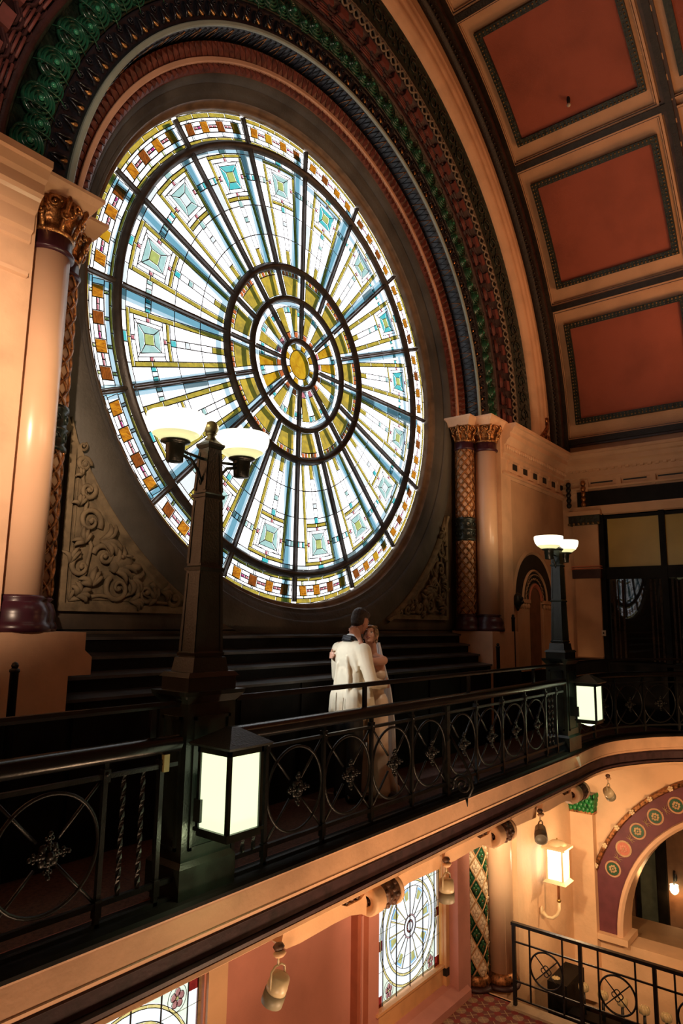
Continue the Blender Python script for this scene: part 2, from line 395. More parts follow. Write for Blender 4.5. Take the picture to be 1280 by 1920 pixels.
# bottle green frieze with leaf scrolls
fr_ = MB(); revolve(fr_, [(4.76, 4.75), (4.78, 4.735), (5.27, 4.735), (5.30, 4.70)], dk_green, 0, PI, 100)
frz = struct('trim_10', fr_)
lv = MB()
for i in range(52):
    a = PI * (i + .5) / 52; T = arch_frame(5.02, a, 4.735)
    lv.tube([T @ Vector((.14 * math.cos(t) * (1 - t / 14), .12 * math.sin(t) * (1 - t / 14), .01)) for t in [k * .7 for k in range(12)]], .014, dk_green, 5)
    for q in range(5): lv.ball(T @ Vector((.17 * math.cos(q * 1.3), .15 * math.sin(q * 1.3), .01)), .03, dk_green, 6, (1, .4, 1))
tag(lv.obj('frieze_leaves', frz), kind='stuff')
tm = MB(); revolve(tm, [(5.28, 4.74), (5.29, 4.67), (5.33, 4.66), (5.35, 4.62), (5.45, 4.60), (5.50, 4.625), (5.53, 4.60), (5.62, 4.585), (5.66, 4.61), (5.70, 4.585), (5.78, 4.60), (5.84, 4.65), (5.85, 4.74)], peach, 0, PI, 128)
struct('trim_11', tm)
rb = MB(); revolve(rb, [(6.28, 4.75), (6.29, 4.66), (6.36, 4.62), (6.41, 4.66), (6.46, 4.60), (6.54, 4.58), (6.60, 4.62), (6.66, 4.56), (6.78, 4.56)], rib_dark, 0, PI, 110)
revolve(rb, [(6.455, 4.615), (6.50, 4.57), (6.55, 4.615)], rib_red, 0, PI, 110)
rib1 = struct('trim_12', rb)
eg = MB()
for i in range(260): eg.ball(WP(6.33, PI * (i + .5) / 260, 4.625), .022, rib_dark, 6)
tag(eg.obj('bead_row', rib1), kind='stuff')

# ================================================================== VAULTED CEILING
RV = 6.76
def VP_(a, y, d=0): return Vector((CX + (RV - d) * math.cos(a), y, CZ + (RV - d) * math.sin(a)))
vb = MB(); NB = 8; ys = [4.62, 1.98, -.66, -3.3, -5.94, -9.0]
vs = []; fs = []; nn = 64
for i in range(nn + 1):
    a = PI * i / nn; vs += [VP_(a, 4.8, -.03), VP_(a, YF, -.03)]
for i in range(nn): fs.append((2 * i, 2 * i + 1, 2 * i + 3, 2 * i + 2))
vb.add(vs, fs, tan, True)
vault = struct('ceiling', vb)
A0, DA = 2.4, 22.45
bounds = [rad(A0 + DA * k) for k in range(0, 8)] + [rad(180)]
def strip(mb, a0, a1, y0, y1, d, m, n=8, th=.03):
    vs = []
    for i in range(n + 1):
        a = a0 + (a1 - a0) * i / n
        vs += [VP_(a, y0, d), VP_(a, y1, d), VP_(a, y0, d - th), VP_(a, y1, d - th)]
    fs = []
    for i in range(n):
        k = 4 * i; fs += [(k, k + 1, k + 5, k + 4), (k, k + 4, k + 6, k + 2), (k + 1, k + 3, k + 7, k + 5)]
    fs += [(0, 2, 3, 1), (4 * n, 4 * n + 1, 4 * n + 3, 4 * n + 2)]
    mb.add(vs, fs, m)
def ring_strip(mb, a0, a1, y0, y1, wa, wy, d, m, th=.03):
    strip(mb, a0, a1, y0, y0 + wy, d, m, 10, th); strip(mb, a0, a1, y1 - wy, y1, d, m, 10, th)
    strip(mb, a0, a0 + wa, y0 + wy, y1 - wy, d, m, 2, th); strip(mb, a1 - wa, a1, y0 + wy, y1 - wy, d, m, 2, th)
for bi in range(4):
    y1, y0 = ys[bi], ys[bi + 1]
    rbm = MB(); strip(rbm, 0, PI, y0 - .05, y0 + .05, .07, rib_dark, 64, .08); strip(rbm, 0, PI, y0 - .10, y0 - .05, .035, rib_red, 64, .05); strip(rbm, 0, PI, y0 + .05, y0 + .10, .035, rib_red, 64, .05)
    rbm.obj('rib', vault)
    for k in range(8):
        a0, a1 = bounds[k], bounds[k + 1]
        if bi == 0:
            r2 = MB(); strip(r2, a0 - .008, a0 + .008, y0 + .05, y1, .07, rib_dark, 1, .08); strip(r2, a0 + .008, a0 + .014, y0 + .05, y1, .03, rib_red, 1, .04)
            strip(r2, a0 - .014, a0 - .008, y0 + .05, y1, .03, rib_red, 1, .04)
            r2.obj('rib', vault)
        if bi > 1 and not (1 <= k <= 6): continue
        c = MB(); g0, g1 = a0 + rad(2.9), a1 - rad(2.9); q0, q1 = y0 + .26, y1 - .22
        ring_strip(c, a0 + rad(.45), a1 - rad(.45), y0 + .13, y1 - .03, rad(.25), .035, .035, tan, .05)
        ring_strip(c, a0 + rad(.8), a1 - rad(.8), y0 + .18, y1 - .08, rad(.12), .012, .015, tan, .03)
        c.obj('coffer_frame', vault)
        p = MB(); strip(p, g0 + .012, g1 - .012, q0 + .08, q1 - .08, .010, brick_red, 10, .03); cp = p.obj('coffer_panel', vault)
        e = MB(); ring_strip(e, g0, g1, q0, q1, .0155, .105, .055, dk_green, .07)
        L = RV * (g1 - g0); na = int(L / .062); ny = int((q1 - q0) / .062)
        if bi == 0:
            for w_, off in ((0, .030), (1, .075)):
                for i in range(na):
                    a = g0 + (g1 - g0) * (i + .5) / na
                    for y in (q0 + off, q1 - off): e.ball(VP_(a, y, .058), .019 if w_ == 0 else .010, egg_m, 5)
                for i in range(ny):
                    y = q0 + (q1 - q0) * (i + .5) / ny
                    for a in (g0 + off / RV, g1 - off / RV): e.ball(VP_(a, y, .058), .019 if w_ == 0 else .010, egg_m, 5)
        e.obj('coffer_moulding', vault)
# bare bulb socket hanging from the coffer
bs = thing('ceiling_bulb', 'tiny black bulb socket hanging in the topmost full red ceiling panel', 'lamp', (0, 0, 0))
P0 = VP_(rad(53.4), 3.38, .03); bs.location = P0
b_ = MB(); b_.lathe([(.022, .06), (.030, .0), (.026, -.06), (.010, -.08)], black_m, n=10); b_.obj('socket', bs)
b_ = MB(); b_.ball((0, 0, -.105), .035, M('clear bulb', (.5, .42, .35), .1), 10); b_.obj('bulb', bs)

# ================================================================== WALLS OF THE ROOM
wl = MB(); wl.box(XL - .1, XL, YF, TY + .6, -4.6, 5.0, peach); struct('wall_left', wl)
wf = MB(); wf.box(XL - .1, XR + .5, YF - .1, YF, -4.6, 12, tan); struct('wall_front', wf)
we = MB()
we.box(XR, XR + .15, 4.02, 5.4, 0, 4.95, peach); we.box(XR, XR + .15, YF, 4.02, 3.74, 4.95, peach)
we.box(XR, XR + .15, YF, 0.2, -.35, 3.74, peach)
# lower end wall with the big arch
AY, AZ = 1.66, -3.5
def arch_wall(mb, x0, x1, R_, z_top, ya, yb, m, n=32):
    pts = [(AY + R_ * math.cos(PI * i / n), AZ + R_ * math.sin(PI * i / n)) for i in range(n + 1)]
    for i in range(n):
        (ya_, za), (yb_, zb) = pts[i], pts[i + 1]
        v = [(x, y, z) for x in (x0, x1) for y, z in ((ya_, za), (yb_, zb), (yb_, z_top), (ya_, z_top))]
        mb.add(v, [(0, 1, 2, 3), (7, 6, 5, 4), (0, 4, 5, 1)], m)
    for p, q in ((AY + R_, yb), (ya, AY - R_)): mb.box(x0, x1, min(p, q), max(p, q), AZ - .12, z_top, m)
peach_low = M('warm cream plaster', (.72, .46, .27), .6, var=.08, scale=2, bump=.25, bscale=14)
arch_wall(we, XR, XR + .45, 2.30, -.35, YF, 5.4, peach_low)
we.box(XR, XR + .45, YF, 5.4, -4.8, -3.62, peach_low)
struct('wall_right', we)

# ================================================================== ROUND STAINED GLASS WINDOW
SKY = 4.5; GK = .667   # brightness of the daylight behind the glass, density of the coloured glass
window_1 = thing('window_1', 'huge round stained glass wheel window', 'window', (0, 0, 0), None, 'structure')
del window_1['label']; del window_1['category']
sky_w = EM('daylight through outer glazing', (1.0, 1.0, 1.0), SKY)
sky_b = EM('shaded outer glazing', (.24, .58, .74), 1.15)  # exterior frame's shade put into the glow colour, core and paler fringe
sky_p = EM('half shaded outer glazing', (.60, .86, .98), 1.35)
og = MB(); nn = 128
og.add([WP(3.3, 2 * PI * i / nn, 5.76) for i in range(nn)], [tuple(range(nn))], sky_w)
og.obj('outer_glazing', window_1)
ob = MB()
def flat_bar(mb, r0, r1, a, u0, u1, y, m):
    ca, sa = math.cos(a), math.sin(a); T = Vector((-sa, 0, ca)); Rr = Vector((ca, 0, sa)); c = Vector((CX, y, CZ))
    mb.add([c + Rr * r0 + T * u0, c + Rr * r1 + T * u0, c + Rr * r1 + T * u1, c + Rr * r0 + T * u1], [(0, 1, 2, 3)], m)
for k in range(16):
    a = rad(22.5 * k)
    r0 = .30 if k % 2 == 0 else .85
    flat_bar(ob, 1.25, 3.02, a, -.075, .07, 5.735, sky_p); flat_bar(ob, 1.25, 3.02, a, -.045, .03, 5.731, sky_b); flat_bar(ob, r0, 1.25, a, -.035, .03, 5.735, sky_p)  # painted shade beside the spokes: flat glowing strips, no bars behind
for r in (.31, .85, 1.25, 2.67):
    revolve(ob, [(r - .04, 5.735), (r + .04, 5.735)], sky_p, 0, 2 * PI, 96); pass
ob.obj('painted_frame_shade', window_1)
# frame members
fm = 'mullion'
PRW = [(-.5, 0), (-.5, -.35), (-.30, -.5), (-.16, -.95), (.16, -.95), (.30, -.5), (.5, -.35), (.5, 0)]
def ring_m(r, w_, name, d=.055):
    mb = MB(); revolve(mb, [(r + a * w_, GY + .01 + b * d) for a, b in PRW], mullion, 0, 2 * PI, 112); mb.obj(name, window_1)
ring_m(2.672, .095, 'ring_mullion', .075); ring_m(1.248, .085, 'ring_mullion', .07); ring_m(.847, .075, 'ring_mullion', .06); ring_m(.312, .066, 'ring_mullion', .06)
def spoke(r0, r1, a, w_, name='mullion', d=.055):
    mb = MB(); ca, sa = math.cos(a), math.sin(a); T = Vector((-sa, 0, ca)); Rr = Vector((ca, 0, sa)); c = Vector((CX, GY + .008, CZ))
    vs = [c + Rr * r + T * (u * w_) + Vector((0, b * d, 0)) for r in (r0, r1) for u, b in PRW]; k = len(PRW)
    mb.add(vs, [(j, j + 1, k + j + 1, k + j) for j in range(k - 1)], mullion); mb.obj(name, window_1)
for k in range(16):
    a = rad(22.5 * k)
    spoke(1.28, 2.64, a, .056); spoke(2.71, 3.01, a, .062); spoke(.875, 1.215, a, .050)
    if k % 2 == 0: spoke(.335, .82, a, .050)
# lead backing: thin cames are the gaps between panes, seen against a dark lead grid sheet edge
PANES = []
def pane(r0, r1, b, l0, h0, l1, h1, m, g=.0055):
    """quad pane in a sector with bisector b (radians): lateral range l0..h0 at r0, l1..h1 at r1"""
    r0 += g; r1 -= g; l0 += g; h0 -= g; l1 += g; h1 -= g
    if h0 <= l0 or h1 <= l1 or r1 <= r0: return
    ns = max(1, int(max(h0 - l0, h1 - l1) / (.13 * max(r0, .5)) + .5)); pts = []
    for i in range(ns + 1): u = l0 + (h0 - l0) * i / ns; pts.append((r0, b + u / r0))
    for i in range(ns, -1, -1): u = l1 + (h1 - l1) * i / ns; pts.append((r1, b + u / r1))
    ar = (r1 - r0) * (h0 - l0 + h1 - l1) / 2
    PANES.append((ar, [(CX + r * math.cos(t), CZ + r * math.sin(t)) for r, t in pts], m))
gW = G('clear white glass', (.70, .69, .71), .10, 3); gY = G('yellow streaky glass', (.22, .165, .022), .45, 7, (.115, .10, .018), (1, 1, 3), k=GK)
gA = G('amber streaky glass', (.26, .105, .006), .5, 14, (.10, .025, .003), (1, 1, 4), k=GK); gO = G('rust streaky glass', (.13, .035, .005), .6, 16, (.045, .012, .003), (4, 1, 1), k=GK)
gP = G('pink glass', (.25, .085, .10), .3, 8, k=GK); gM = G('magenta glass', (.20, .02, .09), .3, 8, k=GK); gC = G('pale aqua glass', (.17, .27, .26), .2, 8, k=GK)
gT = G('turquoise glass', (.02, .20, .22), .4, 8, (.06, .22, .22), k=GK); gL = G('lime glass', (.20, .23, .07), .25, 8, k=GK); gI = G('pale blue glass', (.21, .23, .235), .1, 5)
gR = G('orange red glass', (.25, .065, .02), .4, 12, k=GK); gG = G('golden glass', (.25, .15, .008), .35, 8, (.17, .075, .004), k=GK)
gQ = G('gold mottled glass', (.24, .17, .02), .45, 8, (.13, .10, .02), k=GK)
for k in range(16):
    b = rad(22.5 * k + 11.25); rnd = random.Random(k)
    def S(r, w_=.030): return r * rad(11.25) - w_
    def yo(r): return .304 + (.178 - .304) * (2.58 - r) / 1.28
    def yi(r): return yo(r) - .056
    Rin, Rout, A1, A2, A3, A4 = 1.292, 2.624, 2.572, 2.31, 1.98, 1.632
    tq = gT if rnd.random() < .6 else gC; tq2 = gC if rnd.random() < .6 else gT
    # outer strip
    for u0, u1, m in ((-9, -.26, gI), (-.26, -.055, gW), (-.055, .055, tq), (.055, .26, gW), (.26, 9, gI)):
        a_, c_ = max(u0, -S(A1)), min(u1, S(A1)); a2, c2 = max(u0, -S(Rout)), min(u1, S(Rout)); pane(A1, Rout, b, a_, c_, a2, c2, m)
    for s in (-1, 1):
        def sp(r0, r1, f0, f1, m):
            x = sorted((s * f0(r0), s * f1(r0))); y = sorted((s * f0(r1), s * f1(r1))); pane(r0, r1, b, x[0], x[1], y[0], y[1], m)
        for r0, r1 in ((Rin, A4), (A4, A3), (A3, 2.275), (2.345, A1)): sp(r0, r1, yo, S, gW if rnd.random() < .8 else gI)
        for q in range(3):
            sp(2.275, 2.345, lambda r: yo(r) + (S(r) - yo(r)) * q / 3, lambda r: yo(r) + (S(r) - yo(r)) * (q + 1) / 3, (tq2, gW, tq2)[q])
        for r0, r1 in ((Rin, A4), (A4, A3), (A3, A2), (A2, 2.53)): sp(r0, r1, yi, yo, gY)
        # inner white columns
        for r0, r1 in ((Rin, A4), (A4, A3), (A3, 2.043)): sp(r0, r1, lambda r: .036, yi, gW)
        pane(2.53, A1, b, 0 if s > 0 else -yo(2.53), yo(2.53) if s > 0 else 0, 0 if s > 0 else -yo(A1), yo(A1) if s > 0 else 0, gY)
        pane(2.045, 2.09, b, 0 if s > 0 else -yi(2.05), yi(2.05) if s > 0 else 0, 0 if s > 0 else -yi(2.09), yi(2.09) if s > 0 else 0, gY)
    for r0, r1, m in ((Rin, 1.475, gY), (1.475, A4, gW), (A4, 1.79, gW), (1.79, 1.85, gC if k % 2 else gI), (1.85, 1.965, gW), (1.965, 2.043, tq)): pane(r0, r1, b, -.036, .036, -.036, .036, m)
    # nested frames
    def frame(ra, rb, ua, ub, ra2, rb2, ua2, ub2, mats, pk=None):
        pw = .024
        if pk:
            for r0, r1, uu in ((ra, ra2, ua), (rb2, rb, ub)):
                pane(r0, r1, b, -uu, -pw, -uu, -pw, mats[0]); pane(r0, r1, b, -pw, pw, -pw, pw, pk); pane(r0, r1, b, pw, uu, pw, uu, mats[0])
            rm = (ra2 + rb2) / 2
            for s in (-1, 1):
                for r0, r1, m in ((ra2, rm - pw, mats[0]), (rm - pw, rm + pw, pk), (rm + pw, rb2, mats[0])):
                    def U(r): return ua + (ub - ua) * (r - ra) / (rb - ra)
                    def U2(r): return ua2 + (ub2 - ua2) * (r - ra2) / (rb2 - ra2)
                    x = sorted((s * U2(r0), s * U(r0))); y = sorted((s * U2(r1), s * U(r1))); pane(r0, r1, b, x[0], x[1], y[0], y[1], m)
        else:
            pane(ra, ra2, b, -ua, ua, -ua2, ua2, mats[0]); pane(rb2, rb, b, -ub2, ub2, -ub, ub, mats[1])
            pane(ra, rb, b, -ua, -ua2, -ub, -ub2, mats[2], .004); pane(ra, rb, b, ua2, ua, ub2, ub, mats[3], .004)
    frame(2.09, 2.53, yi(2.09), yi(2.53), 2.137, 2.482, yi(2.1) - .046, yi(2.5) - .046, [gW], gP)
    frame(2.137, 2.482, yi(2.1) - .046, yi(2.5) - .046, 2.178, 2.442, yi(2.1) - .086, yi(2.5) - .086, [gW, gW, gW, gW])
    a0_, a1_ = yi(2.1) - .086, yi(2.5) - .086; c0, c1, cu = 2.25, 2.37, .058 + .01 * (k % 2)
    tr = gC if rnd.random() < .65 else gT
    def quad(P, m):
        cxm = sum(p[0] for p in P) / 4; cym = sum(p[1] for p in P) / 4; out = []
        for r, u in P:
            dr, du = cxm - r, cym - u; L = math.hypot(dr, du); r += dr / L * .006; u += du / L * .006; out.append((CX + r * math.cos(b + u / r), CZ + r * math.sin(b + u / r)))
        PANES.append((.02, out, m))
    quad([(2.178, -a0_), (2.178, a0_), (c0, cu), (c0, -cu)], tr); quad([(c1, -cu), (c1, cu), (2.442, a1_), (2.442, -a1_)], tr)
    quad([(2.178, -a0_), (c0, -cu), (c1, -cu), (2.442, -a1_)], tr); quad([(2.178, a0_), (2.442, a1_), (c1, cu), (c0, cu)], tr)
    pane(c0, c1, b, -cu, cu, -cu, cu, gL if rnd.random() < .75 else gI)
    # outer border band
    am = [gA, gA, gO, gA] if k % 3 == 0 else ([gO, gA, gG, gA] if k % 3 == 1 else [gA, gO, gA, gO])
    def SB(r): return r * rad(11.25) - .034
    us = [2.88 * rad(x) for x in (-9.22, -6.56, -4.04, -1.38, 1.38, 4.04, 6.56, 9.22)]
    sq = [(-.463, -.330), (-.203, -.070), (.070, .203), (.330, .463)]
    pane(2.722, 2.757, b, -SB(2.72), -.27, -SB(2.757), -.27, gY); pane(2.722, 2.757, b, -.27, 0, -.27, 0, gY); pane(2.722, 2.757, b, 0, .27, 0, .27, gY); pane(2.722, 2.757, b, .27, SB(2.72), .27, SB(2.757), gY)
    for u0, u1 in ((-9, -.28), (-.28, 0), (0, .28), (.28, 9)): pane(2.972, 3.028, b, max(u0, -SB(2.97)), min(u1, SB(2.97)), max(u0, -SB(3.0)), min(u1, SB(3.0)), gY if k % 2 else gQ)
    for (r0, r1) in ((2.757, 2.812), (2.938, 2.972)):
        edges = [-SB(r0)]
        for q0, q1 in sq: mq = (q0 + q1) / 2; edges += [mq - .016, mq + .016]
        edges.append(SB(r0))
        for i in range(len(edges) - 1): pane(r0, r1, b, edges[i], edges[i + 1], edges[i], edges[i + 1], gW if i % 2 == 0 else (gI if k % 2 else gL))
    prev = -SB(2.81); pr = (2.812, 2.938)
    for i, (q0, q1) in enumerate(sq + [(SB(2.81), SB(2.81))]):
        mid = (prev + q0) / 2
        if q0 - prev > .08:
            rm1, rm2 = 2.812 + .047, 2.938 - .047
            pane(2.812, rm1, b, prev, q0, prev, q0, gW); pane(rm1, rm2, b, prev, mid, prev, mid, gP if (i + k) % 4 else gM); pane(rm1, rm2, b, mid, q0, mid, q0, gP if (i + k) % 5 else gM); pane(rm2, 2.938, b, prev, q0, prev, q0, gW)
        else: pane(2.812, 2.938, b, prev, q0, prev, q0, gW)
        if i < 4: pane(2.812, 2.938, b, q0, q1, q0, q1, am[i])
        prev = q1
    # petals
    def SP(r): return r * rad(11.25) - .026
    pw0, pw1 = SP(.90) - .045, SP(1.14) - .045
    pane(.89, 1.142, b, -pw0, pw0, -pw1, pw1, gQ)
    for s in (-1, 1):
        x = sorted((s * pw0, s * SP(.89))); y = sorted((s * (pw1 + .008), s * SP(1.203))); pane(.89, 1.203, b, x[0], x[1], y[0], y[1], gW)
    for i in range(5):
        u0 = -pw1 + 2 * pw1 * i / 5; u1 = -pw1 + 2 * pw1 * (i + 1) / 5
        pane(1.142, 1.203, b, u0, u1, u0, u1, [gY, gR, gY, gR, gY][i] if k % 2 else [gR, gR, gY, gR, gR][i])
for k in range(8):
    b = rad(45 * k + 22.5)
    def SH(r): return r * rad(22.5) - .026
    pane(.745, .806, b, -SH(.745), SH(.745), -SH(.806), SH(.806), gW)
    def wd(r): return r * rad(4.6)
    def y1(r): return r * rad(16.2)
    pane(.35, .668, b, -wd(.35), wd(.35), -wd(.668), wd(.668), gW); pane(.668, .74, b, -wd(.7), 0, -wd(.7), 0, gC if k % 2 else gT); pane(.668, .74, b, 0, wd(.7), 0, wd(.7), gT if k % 2 else gC)
    for s in (-1, 1):
        def sp(r0, r1, f0, f1, m):
            x = sorted((s * f0(r0), s * f1(r0))); y = sorted((s * f0(r1), s * f1(r1))); pane(r0, r1, b, x[0], x[1], y[0], y[1], m)
        sp(.43, .74, wd, y1, gQ if k % 4 else gG); sp(.35, .43, wd, y1, gR if k % 3 else gP); sp(.42, .64, y1, SH, gW); sp(.64, .70, y1, SH, gT); sp(.70, .74, y1, SH, gI)
for i in range(16): pane(.192, .276, rad(22.5 * i + 8), -.192 * rad(11.25), .192 * rad(11.25), -.276 * rad(11.25), .276 * rad(11.25), gG if i % 2 else gW)
PANES.append((9, [(CX + .185 * math.cos(2 * PI * i / 24), CZ + .185 * math.sin(2 * PI * i / 24)) for i in range(24)], gG))
PANES.sort(key=lambda p: -p[0])
def pane_mesh(lst, y):
    mb = MB()
    for ar, pts, m in lst: mb.add([(x, y, z) for x, z in pts], [tuple(range(len(pts)))], m)
    return mb
for p in PANES[:300]: pane_mesh([p], GY).obj('pane', window_1)
tag(pane_mesh(PANES[300:], GY).obj('small_panes', window_1), kind='stuff')
# lead sheet with openings: thin dark strips behind the joints are formed by a came lattice
came = MB()
def came_quad(pts, w_=.0072):
    cx_ = sum(p[0] for p in pts) / len(pts); cz_ = sum(p[1] for p in pts) / len(pts); n = len(pts)
    for i in range(n):
        (x0, z0), (x1, z1) = pts[i], pts[(i + 1) % n]; L_ = math.hypot(x1 - x0, z1 - z0)
        if L_ < 1e-6: continue
        tx, tz = (x1 - x0) / L_, (z1 - z0) / L_; nx, nz = tz, -tx
        if nx * (x0 - cx_) + nz * (z0 - cz_) < 0: nx, nz = -nx, -nz
        e = w_ * .7; a_, b_ = -.0006, w_
        came.add([(x0 - tx * e + nx * a_, GY - .003, z0 - tz * e + nz * a_), (x1 + tx * e + nx * a_, GY - .003, z1 + tz * e + nz * a_), (x1 + tx * e + nx * b_, GY - .006, z1 + tz * e + nz * b_), (x0 - tx * e + nx * b_, GY - .006, z0 - tz * e + nz * b_)], [(0, 1, 2, 3)], lead)
for ar, pts, m in PANES: came_quad(pts)
tag(came.obj('lead_came', window_1), kind='stuff')

# ================================================================== SPANDREL PANELS
def spandrel(s, label):
    """s=-1 left, +1 right. Triangle between vertical edge, bottom edge and the curve R=3.55"""
    t = thing('spandrel_panel', label, 'carved panel', (CX + s * 3.2, 5.33, 1.76), 'carved stone corner panels below the round window')
    ox, oz = CX + s * 3.2, 1.76
    def L(x, z, y): return Vector((s * (3.2 - x) * -1 + 0, y, z)) if False else Vector((-s * x, y, z))   # x grows towards the window centre
    # curve in local coords: centre at (3.2, CZ-1.76)
    cz = CZ - 1.76; Rc = 3.555; K = .60
    def curve(R_, xm):     # points from top (x=xm) to bottom (z=zm)
        pts = []; z0 = xm
        a0 = math.acos((3.2 - xm) / R_); a1 = math.asin((cz - xm) / R_)
        for i in range(25):
            a = a0 + (a1 - a0) * i / 24; pts.append((3.2 - R_ * math.cos(a), cz - R_ * math.sin(a)))
        return pts
    bk = MB(); pts = [(0.03, .03)] + curve(Rc + .02, .03)[::-1]; k = len(pts)
    bk.add([L(x, z, -.012) for x, z in pts], [tuple(range(k))], stone); bk.obj('panel_ground', t)
    fr = MB()
    for R0, xm, w_, d in ((Rc, .0, .085, .07), (Rc + .105, .10, .022, .035)):
        c = curve(R0, xm); corner = (xm, xm)
        loop = c + [corner] if False else c
        # curved side
        def off(i, q): # inward offset for curve (away from window centre)
            x, z = c[i]; v = Vector((x - 3.2, 0, z - cz)).normalized(); return (x + v.x * q, z + v.z * q)
        for i in range(len(c) - 1):
            P = [off(i, 0), off(i + 1, 0), off(i + 1, w_), off(i, w_)]; mid = [off(i, w_ / 2), off(i + 1, w_ / 2)]
            vs = [L(*P[0], 0), L(*P[1], 0), L(*mid[1], -d), L(*mid[0], -d), L(*P[2], 0), L(*P[3], 0)]
            fr.add(vs, [(0, 1, 2, 3), (3, 2, 4, 5)], stone, True)
        ztop = c[0][1]; xend = c[-1][0]; w2 = w_ * .75
        for P in ([(xm, xm), (xm, ztop), (xm + w2, ztop - w2 * 3), (xm + w2, xm + w2)], [(xm, xm), (xm + w2, xm + w2), (xend - w2 * 3, xm + w2), (xend, xm)]):
            vs = [L(*p, 0) for p in P] + [L(*p, -d * .75) for p in P]; fr.add(vs, [(4, 5, 6, 7), (0, 1, 5, 4), (1, 2, 6, 5), (2, 3, 7, 6), (3, 0, 4, 7)], stone)
    fr.obj('panel_frame', t)
    rl = MB(); rnd = random.Random(3)
    def scroll(x, z, R0, ang, turns=1.35, dr=1, th=.042):
        x *= K; z *= K; R0 *= .66; th *= .66
        pts = []; rr = []; N_ = 22
        for i in range(N_):
            q = i / (N_ - 1); a = ang + dr * q * turns * 2 * PI; r = R0 * (1 - q) ** .8 + .01
            pts.append(L(x + r * math.cos(a), z + r * math.sin(a), -.035 - .035 * q)); rr.append(th * (1 - .55 * q))
        rl.tube(pts, rr, stone, 7)
        rl.ball(L(x, z, -.065), th * .9, stone, 8, (1, .8, 1))
    def leaf(x, z, ang, ln, n_=5, sp=.42, w_=.03):
        x *= K; z *= K; ln *= .66; w_ *= .66
        for j in range(n_):
            a = ang + (j - (n_ - 1) / 2) * sp; l = ln * (1 - .13 * abs(j - (n_ - 1) / 2)); pts = []
            for i in range(6):
                q = i / 5; aa = a + .5 * q * q * (1 if j > n_ / 2 else -1); pts.append(L(x + l * q * math.cos(aa), z + l * q * math.sin(aa), -.03 - .05 * math.sin(q * PI * .8)))
            rl.tube(pts, [w_ * .6, w_, w_ * 1.25, w_ * 1.2, w_ * .9, w_ * .35], stone, 6)
    scroll(.92, .34, .17, 2.2); scroll(1.42, .30, .15, 1.0, 1.2, -1); scroll(1.95, .22, .10, 2.0); scroll(2.22, .17, .06, 0, 1.1, -1, .03)
    scroll(.40, 1.28, .16, -.5); scroll(.33, 1.72, .11, 1.0, 1.3, -1); scroll(.24, 2.08, .085, 0); scroll(.20, 2.34, .05, 1, 1.1, -1, .025)
    scroll(.30, .62, .12, 1.6, 1.1); scroll(.66, .80, .14, 3.0, 1.2, -1)
    leaf(.28, .22, .8, .20, 5, .5, .034); leaf(.34, .95, 2.2, .22, 5, .36); leaf(.60, 1.02, .1, .34, 5, .28, .035); leaf(.78, .62, .35, .42, 5, .26, .036)
    leaf(1.10, .52, -.5, .30, 4, .3, .034); leaf(1.62, .20, 2.6, .2, 4, .4); leaf(.22, 1.48, 1.9, .16, 4, .4, .025); leaf(1.70, .34, -.1, .2, 4, .35, .026); leaf(.22, 1.9, 2.4, .13, 3, .4, .02)
    leaf(.50, .35, 1.9, .26, 5, .35, .034); leaf(1.15, .17, .1, .22, 4, .3, .028); leaf(.14, .65, 1.6, .24, 3, .25, .026)
    # beast head: brow, snout, jaws, mane
    rl.ball(L(0.572, 0.440, -.06), 0.083, stone, 12, (1.35, .55, .85)); rl.ball(L(0.704, 0.404, -.07), 0.054, stone, 10, (1.3, .6, .7)); rl.ball(L(0.680, 0.332, -.06), 0.038, stone, 10, (1.5, .6, .5))
    rl.ball(L(0.536, 0.482, -.12), 0.019, stone, 8); rl.ball(L(0.614, 0.494, -.11), 0.029, stone, 8, (1.5, .6, .5)); rl.ball(L(0.488, 0.392, -.07), 0.051, stone, 8, (1, .6, 1.1))
    rl.tube([L(0.110, 0.092, -.02), L(0.230, 0.320, -.04), (L(0.272, 0.560, -.04)), L(0.170, 0.740, -.04), L(0.200, 0.920, -.04), L(0.152, 1.130, -.03), L(0.128, 1.340, -.03)], .018, stone, 6)
    rl.tube([L(0.110, 0.092, -.02), L(0.380, 0.140, -.04), (L(0.560, 0.116, -.04)), L(0.770, 0.200, -.04), L(0.980, 0.098, -.04), L(1.220, 0.098, -.03)], .018, stone, 6)
    rl.obj('acanthus_relief', t)
spandrel(-1, 'carved buff stone corner panel with scrolling leaves, beside the foot of the big lamp post')
spandrel(1, 'dim carved stone corner panel with scrolling leaves behind the bride, beside the right columns')

